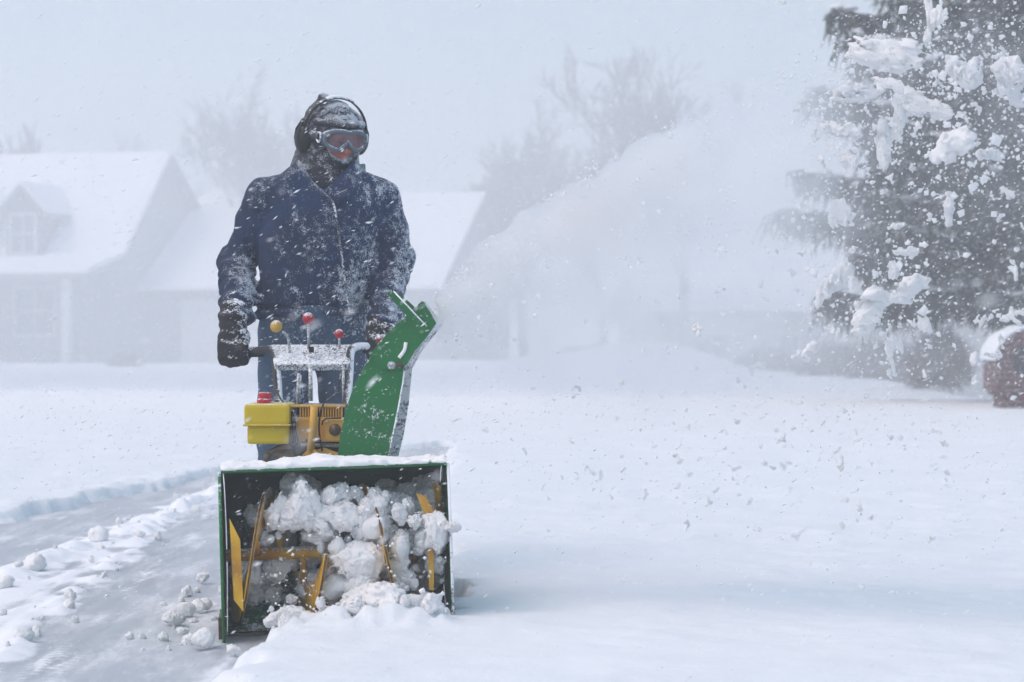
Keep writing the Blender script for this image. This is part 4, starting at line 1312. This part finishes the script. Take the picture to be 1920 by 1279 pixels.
rounds = [clod_mesh("lump_mesh", 240 + i, 'round') for i in range(5)]
rags = [clod_mesh("flying_mesh", 300 + i, 'rag') for i in range(14)]

def put(name, me, loc, s, label, cat, group=None, rot=None, mat=None):
    o = bpy.data.objects.new(name, me); COL.objects.link(o)
    o.location = [float(x) for x in loc]
    o.scale = s if hasattr(s, '__len__') else (s, s, s)
    o.rotation_euler = rot if rot is not None else tuple(rng.uniform(0, 6.28, 3))
    if mat is not None:
        o.material_slots[0].link = 'OBJECT'; o.material_slots[0].material = mat
    return props(o, label, cat, group)

def churned():
    k = 1 / F_PX
    big = [(740, 948, 52, 30, 6.84, "broad flat topped snow slab riding on the blade beside the right end of the auger"),
           (816, 992, 27, 44, 6.80, "tall white snow slab leaning on the right side wall of the green housing"),
           (848, 988, 14, 10, 6.76, "small snow lump stuck on the outer edge of the right side plate"),
           (668, 1052, 52, 42, 6.79, "largest rounded snow block in the middle of the auger"),
           (722, 1012, 44, 34, 6.80, "snow block between the middle block and the right blade"),
           (776, 1016, 22, 26, 6.82, "narrow snow slab between two blades near the right side wall"),
           (760, 1082, 16, 17, 6.76, "small pale snow lump hanging before the right blade tip"),
           (640, 928, 20, 26, 6.84, "pointed snow lump standing at the very top of the churned heap"),
           (560, 962, 46, 34, 6.81, "snow block piled against the left diagonal auger blade"),
           (640, 968, 46, 34, 6.80, "snow block under the pointed lump near the centre of the auger"),
           (598, 1000, 40, 22, 6.86, "grey shaded snow block behind the heap above the auger shaft"),
           (716, 1066, 34, 40, 6.86, "shaded snow block below the auger shaft behind the middle block"),
           (690, 1126, 60, 34, 6.74, "wide snow block resting on the furrow before the auger"),
           (770, 1140, 50, 26, 6.72, "low snow block at the mouth of the housing near its right corner"),
           (560, 1163, 44, 26, 6.70, "low snow block at the mouth of the housing near its left corner"),
           (630, 1160, 46, 26, 6.69, "low snow block at the middle of the housing mouth"),
           (825, 1158, 22, 18, 6.72, "round snow lump by the bottom corner of the right side plate")]
    for i, (x, y, rx, ry, Y, lab) in enumerate(big):
        s = Y * k
        put("snow_clod", clods[i % 9], P(x, y, Y + (.17 if 670 < x < 790 and y < 1090 else .10)), (rx * s * 1.15, 0.035 + 0.25 * ry * s, ry * s * 1.18), lab, "snow clod", "snow clods churned in the auger", rot=(rng.uniform(-.3, .3), rng.uniform(-.25, .25), rng.uniform(-.4, .4)))
    def inside(x, y):
        lo = np.interp(x, [500, 520, 560, 600, 640, 690, 760, 800, 840], [990, 940, 925, 915, 915, 920, 935, 960, 1100])
        hi = np.interp(x, [500, 840], [1180, 1180])
        return lo < y < hi
    n = 0
    while n < 170:
        x, y = rng.uniform(505, 835), rng.uniform(915, 1175)
        if not inside(x, y): continue
        if 470 < x < 610 and 1010 < y < 1140 and rng.random() < 0.75: continue
        if x > 730 and 1040 < y < 1120 and rng.random() < 0.7: continue
        Y = rng.uniform(6.88, 7.02) if y < 1130 else rng.uniform(6.66, 6.8)
        r = float(np.exp(rng.normal(2.62, 0.45))) * Y * k
        put("snow_clod", clods[rng.integers(9)] if rng.random() < .75 else rounds[rng.integers(5)], P(x, y, Y), (r * rng.uniform(.9, 1.4), r, r * rng.uniform(.8, 1.1)),
            "small broken snow clod tumbling among the auger blades inside the green housing", "snow clod", "snow clods churned in the auger")
        n += 1
    for i in range(64):     # grey slush packed deep in the housing
        x, z = rng.uniform(-.33, .33), rng.uniform(0.03, .48)
        put("snow_clod", clods[i % 9], BL((x, rng.uniform(.22, .35), z)), rng.uniform(.03, .075), "packed snow clod stuck deep at the back wall of the green housing", "snow clod", "snow clods packed at the back of the housing")
churned()
N = 550     # crumbs thrown about inside and before the housing
cx_, cy_ = rng.uniform(500, 845, N), rng.uniform(905, 1185, N)
keep = (cy_ > np.interp(cx_, [500, 560, 640, 760, 845], [985, 918, 905, 925, 1040])) & ((rng.random(N) < 0.35) | (cy_ > 1120) | (cy_ < 1000))
cx_, cy_ = cx_[keep], cy_[keep]
cY = np.where(cy_ > 1130, rng.uniform(6.64, 6.8, len(cx_)), rng.uniform(6.76, 6.98, len(cx_)))
csz = np.exp(rng.normal(-5.75, 0.5, len(cx_)))
CR_C = np.stack([(cx_ - CX) / F_PX * cY, cY, CAM_Z + (HY - cy_) / F_PX * cY], 1); CR_S = np.stack([csz * 1.2, csz], 1)

def drive_clods():
    named = [(325, 1157, 19, "large round snow clod on the pavement, bigger one of a close pair beside the housing"),
             (349, 1142, 16, "round snow clod touching the back of the larger clod beside the housing"),
             (343, 1183, 12, "small round snow clod alone in front of the pair beside the housing"),
             (382, 1196, 24, "long snow clod against the bottom front corner of the left side plate"),
             (372, 1135, 14, "snow clod between the close pair and the left side plate"),
             (385, 1132, 14, "snow clod leaning on its neighbour near the left side plate"),
             (380, 1082, 14, "lone snow clod beside the middle of the left side plate"),
             (437, 1218, 14, "round snow clod under the open left corner of the housing"),
             (66, 1055, 22, "largest snow clod on the far windrow across the driveway"),
             (10, 1092, 16, "snow clod on the driveway cut by the frame edge, farther of two"),
             (4, 1148, 10, "small snow clod on the driveway cut by the frame edge, nearer of two"),
             (185, 1003, 20, "broad low snow clod midway along the far windrow"),
             (45, 1190, 18, "snow clod on the near windrow closest to the camera"),
             (130, 1133, 12, "snow clod midway up the near windrow")]
    for x, y, r, lab in named:
        Y = F_PX * (CAM_Z - 0.012) / (y + r * 0.75 - HY)
        s = r * Y / F_PX
        put("snow_clod", rounds[rng.integers(5)] if rng.random() < .5 else clods[rng.integers(9)], P(x, y, Y), (s * 1.15, s, s * .92), lab, "snow clod", "snow clods scattered on the driveway", rot=(rng.uniform(-.3, .3), rng.uniform(-.3, .3), rng.uniform(0, 6)))
    for i in range(120):
        t = rng.random()
        if t < 0.5:
            Y = rng.uniform(6.3, 14.5); X = -2.0 + 0.04 * (Y - 9) + rng.normal(0, 0.10); lab, gr = "small snow lump on the far windrow across the driveway", "snow lumps on the far windrow"
        elif t < 0.78:
            Y = rng.uniform(5.8, 11.5); X = float(np.interp(Y, [5, 7.4, 9.5, 11, 14], [-1.5, -1.59, -1.71, -1.81, -1.75])) + rng.normal(0, 0.06); lab, gr = "small snow lump on the near windrow of the driveway", "snow lumps on the near windrow"
        else:
            Y = rng.uniform(6.6, 8.3); X = -0.98 - abs(rng.normal(0, .13)); lab, gr = "small snow crumb on bare pavement beside the left side plate", "snow crumbs beside the machine"
        r = float(np.exp(rng.normal(-4.4, 0.45)))
        put("snow_clod", rounds[rng.integers(5)] if i % 4 == 0 else clods[rng.integers(9)], (X, Y, float(drive_height(np.array(X), np.array(Y))) + r * 0.5), (r * 1.15, r, r * .85), lab, "snow clod", gr)
drive_clods()

# ------------------------------------------------------------------ the thrown plume
PL = [(815, 555, 7.25), (900, 472, 7.2), (1000, 398, 7.15), (1100, 328, 7.1), (1200, 268, 7.05), (1300, 222, 7.0), (1400, 180, 6.95), (1500, 152, 6.9), (1600, 112, 6.85), (1700, 58, 6.8), (1800, 30, 6.75), (2000, 60, 6.7), (2250, 160, 6.6)]
PLp = np.array([P(*q) for q in PL])
def pl_top(x): return np.interp(x, PLp[:, 0], PLp[:, 2])
def pl_y(x): return np.interp(x, PLp[:, 0], PLp[:, 1])
def pl_w(x): return np.interp(x, [-0.3, 0.0, 0.5, 1.0, 1.8, 2.2], [0.06, 0.10, 0.17, 0.26, 0.36, 0.4])

def plume_sdf(p):
    x, y, z = p[..., 0], p[..., 1], p[..., 2]
    n = fbm(p * 7, 4, 401)
    amp = np.interp(x, [-0.3, 0.1, 0.8, 1.6], [0.014, 0.038, 0.065, 0.10])
    f = (z - pl_top(x)) * 0.75 - amp * n
    f = np.maximum(f, np.abs(y - pl_y(x)) - pl_w(x) * (1 + 0.25 * n))
    f = np.maximum(f, 0.16 - z)
    f = np.maximum(f, np.interp(z, [0.1, 0.5, 0.9, 1.12], [0.15, -0.08, -0.22, -0.265]) - 0.03 * n - x)
    return np.maximum(f, x - 2.1)

def mat_plume():
    m = bpy.data.materials.new("blown_snow_air"); m.use_nodes = True
    t = m.node_tree; t.nodes.clear()
    o = t.nodes.new("ShaderNodeOutputMaterial"); pv = t.nodes.new("ShaderNodeVolumePrincipled")
    t.links.new(pv.outputs[0], o.inputs['Volume'])
    pv.inputs['Color'].default_value = (0.995, 0.997, 1.0, 1)
    pv.inputs['Anisotropy'].default_value = 0.6
    tc = t.nodes.new("ShaderNodeTexCoord"); sp = t.nodes.new("ShaderNodeSeparateXYZ")
    t.links.new(tc.outputs['Object'], sp.inputs[0])
    X, Z = sp.outputs['X'], sp.outputs['Z']
    rp = t.nodes.new("ShaderNodeValToRGB")
    x0, x1 = -0.3, 2.2
    t.links.new(mth(t, 'DIVIDE', mth(t, 'SUBTRACT', X, x0), x1 - x0, True), rp.inputs[0])
    els = rp.color_ramp.elements
    pts = [((p[0] - x0) / (x1 - x0), p[2] / 3) for p in PLp]
    els[0].position, els[0].color = pts[0][0], (pts[0][1],) * 3 + (1,)
    els[1].position, els[1].color = min(1, pts[-1][0]), (pts[-1][1],) * 3 + (1,)
    for a, b in pts[1:-1]:
        e = els.new(a); e.color = (b, b, b, 1)
    ztop = mth(t, 'MULTIPLY', rp.outputs[0], 3.0)
    dep = mth(t, 'SUBTRACT', ztop, Z)
    band = mth(t, 'MULTIPLY', sstep(t, dep, -0.13, -0.03), sstep(t, dep, 0.12, 0.75, 1.0, 0.30))
    core = sstep(t, dep, 0.05, 0.22, 1.0, 0.0)          # the jet itself, just under its upper edge
    fx = mth(t, 'ADD', sstep(t, X, 0.35, 1.25, 1.0, 0.03), mth(t, 'MULTIPLY', sstep(t, X, 0.0, 0.95, 1.8, 0.0), core))
    lee = sstep(t, mth(t, 'ADD', mth(t, 'ADD', X, 0.27), mth(t, 'MULTIPLY', mth(t, 'SUBTRACT', Z, 1.12), 0.62)), 0.02, 0.34)
    fx = mth(t, 'MULTIPLY', fx, mth(t, 'MAXIMUM', core, lee))
    fz = sstep(t, Z, 0.62, 1.0)
    n = sstep(t, nz(t, 5.5, 8, 0.70), 0.36, 0.66, 0.15, 2.1)
    d = mth(t, 'MULTIPLY', mth(t, 'MULTIPLY', band, fx), mth(t, 'MULTIPLY', fz, n))
    t.links.new(mth(t, 'MULTIPLY', d, 8.5), pv.inputs['Density'])
    return m
v, f = nets(plume_sdf, (-0.4, 6.05, 0.1), (2.2, 7.55, 2.4), 0.022)
props(obj("snow_plume", v, f, mat_plume(), None, True), kind="stuff")

# grains and crumbs that make up the spray
def grains(name, C, half, dirs, mat):
    """elongated eight-sided crumbs"""
    N = len(C)
    d = dirs / np.linalg.norm(dirs, axis=1)[:, None]
    ref = rng.normal(0, 1, (N, 3)); u = np.cross(d, ref); u /= np.linalg.norm(u, axis=1)[:, None]; q = np.cross(d, u)
    j = lambda: rng.uniform(0.75, 1.25, (N, 1))
    V = np.stack([C + d * half[:, :1] * j(), C - d * half[:, :1] * j(), C + u * half[:, 1:] * j(), C + q * half[:, 1:] * j(), C - u * half[:, 1:] * j(), C - q * half[:, 1:] * j()], 1).reshape(-1, 3)
    T = np.array([[0, 2, 3], [0, 3, 4], [0, 4, 5], [0, 5, 2], [1, 3, 2], [1, 4, 3], [1, 5, 4], [1, 2, 5]])
    F = (np.arange(N)[:, None, None] * 6 + T[None]).reshape(-1, 3)
    return props(obj(name, V, F, mat, None, False), kind="stuff")

grains("snow_crumbs", CR_C, CR_S, rng.normal(0, 1, (len(CR_C), 3)), M_snowfine)
N = 4200
x = rng.uniform(-0.26, 2.1, N)
dep = np.abs(rng.exponential(1, N)) * np.interp(x, [-0.26, 0.3, 1, 2], [0.06, 0.22, 0.5, 0.8])
dep -= 0.02 * np.abs(rng.normal(0, 1, N)) * np.interp(x, [-0.26, 2], [0.6, 3])
C = np.stack([x, pl_y(x) + rng.normal(0, .55, N) * pl_w(x), pl_top(x) - dep], 1)
C = C[(C[:, 2] > 0.12) & (C[:, 0] > np.interp(C[:, 2], [0.1, 0.9, 1.12], [0.1, -0.22, -0.27]))]
sz = np.exp(rng.normal(-5.75, 0.55, len(C)))
grains("snow_spray", C, np.stack([sz * 1.3, sz], 1), rng.normal(0, 1, (len(C), 3)), M_flake)

# big ragged lumps in flight
DUST = []
def flying():
    big = [(1570, 402, 22, 44, "long upright white lump flying before the left boughs of the spruce"),
           (1556, 535, 24, 46, "tall white lump with a hooked top flying low before the spruce"),
           (1650, 575, 60, 32, "widest white lump, ragged, flying before the beige wall under the spruce boughs"),
           (1700, 472, 24, 16, "bent white lump flying at mid height before the spruce"),
           (1674, 508, 16, 18, "rounded white lump flying just above the widest ragged one"),
           (1735, 610, 16, 30, "slanting white lump flying before the brown round shrub"),
           (1676, 655, 9, 24, "narrow upright white lump flying left of the brown round shrub"),
           (1634, 612, 8, 30, "thin slanting white splinter of snow flying under the widest lump"),
           (1660, 100, 90, 40, "great torn sheet of snow flying across the upper spruce boughs"),
           (1750, 30, 16, 36, "thin white finger of snow rising at the top before the spruce"),
           (1600, 178, 70, 30, "broad torn snow lump at the upper left boughs of the spruce"),
           (1810, 135, 40, 40, "forked white lump flying high before the spruce trunk"),
           (1890, 150, 44, 52, "large branching white lump flying high before the spruce, cut by the frame"),
           (1720, 190, 55, 26, "jagged white lump below the great torn sheet"),
           (1780, 275, 46, 44, "branching white lump flying in the middle of the spruce"),
           (1850, 290, 28, 18, "flat white lump flying right of the branching middle one"),
           (1665, 265, 26, 40, "ragged white lump flying left of the branching middle one"),
           (1580, 245, 40, 26, "ragged snow lump at the outer left boughs of the spruce")]
    for i, (x, y, rx, ry, lab) in enumerate(big):
        Y = float(rng.uniform(6.3, 6.9)); s = Y / F_PX
        put("snow_lump", rags[i % 14], P(x, y, Y), (rx * s * 1.25, min(rx, ry) * s * .9, ry * s * 1.25), lab, "snow lump", "large snow lumps flying before the spruce", rot=(rng.uniform(-.2, .2), rng.uniform(-.4, .4), rng.uniform(-.6, .6)))
        for _ in range(int(26 + rx * 1.6)):
            d_ = rng.normal(0, 1, 2) * (rx * 1.1 + 6, ry * 1.1 + 6); tl = rng.exponential(14)
            DUST.append((*P(x + d_[0] - 0.8 * tl, y + d_[1] + 0.6 * tl, Y + rng.normal(0, .05)), float(np.exp(rng.normal(-5.6, .5)))))
    n = 0
    while n < 100:
        x, y = rng.uniform(1460, 1960), rng.uniform(-10, 715)
        if y < np.interp(x, [1460, 1700, 1920], [180, 90, 60]) and rng.random() < 0.8: continue
        Y = float(rng.uniform(6.1, 7.0)); r = float(np.exp(rng.normal(2.05, 0.5))) * Y / F_PX
        put("snow_lump", rags[rng.integers(14)], P(x, y, Y), (r, r, r * 1.15), "small white lump of thrown snow flying before the dark spruce", "snow lump", "small snow lumps flying before the spruce", rot=(rng.uniform(-.5, .5), rng.uniform(-1, 1), rng.uniform(0, 6)))
        n += 1
    n = 0
    while n < 145:
        x = rng.uniform(900, 1800); y = rng.uniform(690, 1010)
        if rng.random() > np.exp(-((y - 840) / 130) ** 2): continue
        Y = float(rng.uniform(4.2, 6.2))
        zmin = 0.16
        p = P(x, y, Y)
        if p[2] < zmin: continue
        r = float(min(9.0, np.exp(rng.normal(1.55, 0.45)))) * np.interp(x, [900, 1500], [0.65, 1.35]) * Y / F_PX
        put("snow_lump", rags[rng.integers(14)], p, (r, r * .9, r), "grey shadowed lump of snow falling over the open snow field", "snow lump", "snow lumps falling over the field", rot=(rng.uniform(-.5, .5), rng.uniform(-1, 1), rng.uniform(0, 6)))
        n += 1
    n = 0
    while n < 30:
        x = rng.uniform(1180, 1460); y = rng.uniform(250, 690)
        Y = float(rng.uniform(6.7, 7.2)); r = float(np.exp(rng.normal(1.5, 0.45))) * Y / F_PX
        put("snow_lump", rags[rng.integers(14)], P(x, y, Y), (r, r, r), "small lump of snow inside the misty spray before the tall bare tree", "snow lump", "snow lumps inside the misty spray", rot=(rng.uniform(-.5, .5), rng.uniform(-1, 1), rng.uniform(0, 6)))
        n += 1
flying()
DUST = np.array(DUST)
grains("snow_powder", DUST[:, :3], np.stack([DUST[:, 3] * 1.3, DUST[:, 3]], 1), rng.normal(0, 1, (len(DUST), 3)), M_flake)

# ------------------------------------------------------------------ falling snow
N = 110000
Y = 22 * rng.random(N) ** (1 / 2.7)
X = rng.uniform(-1, 1, N) * (0.25 * Y + 0.7)
Z = rng.uniform(0.05, 1, N) * (1.55 + 0.165 * Y)
C = np.stack([X, Y, Z], 1)[Y > 1.3]
L = np.exp(rng.normal(-5.85, 0.40, len(C)))
dirs = np.array((0.86, -0.15, 0.42)) + rng.normal(0, 0.22, (len(C), 3))
grains("falling_snow", C, np.stack([L * 1.9, L * 0.46], 1), dirs, M_flake)

# ------------------------------------------------------------------ haze
def haze():
    m = bpy.data.materials.new("blizzard_air"); m.use_nodes = True
    t = m.node_tree; t.nodes.clear()
    o = t.nodes.new("ShaderNodeOutputMaterial"); pv = t.nodes.new("ShaderNodeVolumePrincipled")
    pv.inputs['Color'].default_value = (0.985, 0.99, 1.0, 1)
    pv.inputs['Density'].default_value = HAZE_DENSITY
    pv.inputs['Anisotropy'].default_value = 0.0
    t.links.new(pv.outputs[0], o.inputs['Volume'])
    # second air volume, added to fade the houses while the man stays clear
    m2 = bpy.data.materials.new("added_haze_air"); m2.use_nodes = True
    t = m2.node_tree; t.nodes.clear()
    o = t.nodes.new("ShaderNodeOutputMaterial"); pv = t.nodes.new("ShaderNodeVolumePrincipled")
    pv.inputs['Color'].default_value = (0.985, 0.99, 1.0, 1)
    pv.inputs['Density'].default_value = ADDED_HAZE_DENSITY
    pv.inputs['Anisotropy'].default_value = 0.0
    t.links.new(pv.outputs[0], o.inputs['Volume'])
    props(MB().box((-120, 30.5, -2.2), (120, 46.5, 15)).build("added_haze", m2), kind="stuff")
    b = MB().box((-410, -45, -2.6), (410, 905, 16)).build("haze", m)
    props(b, kind="stuff")
haze()
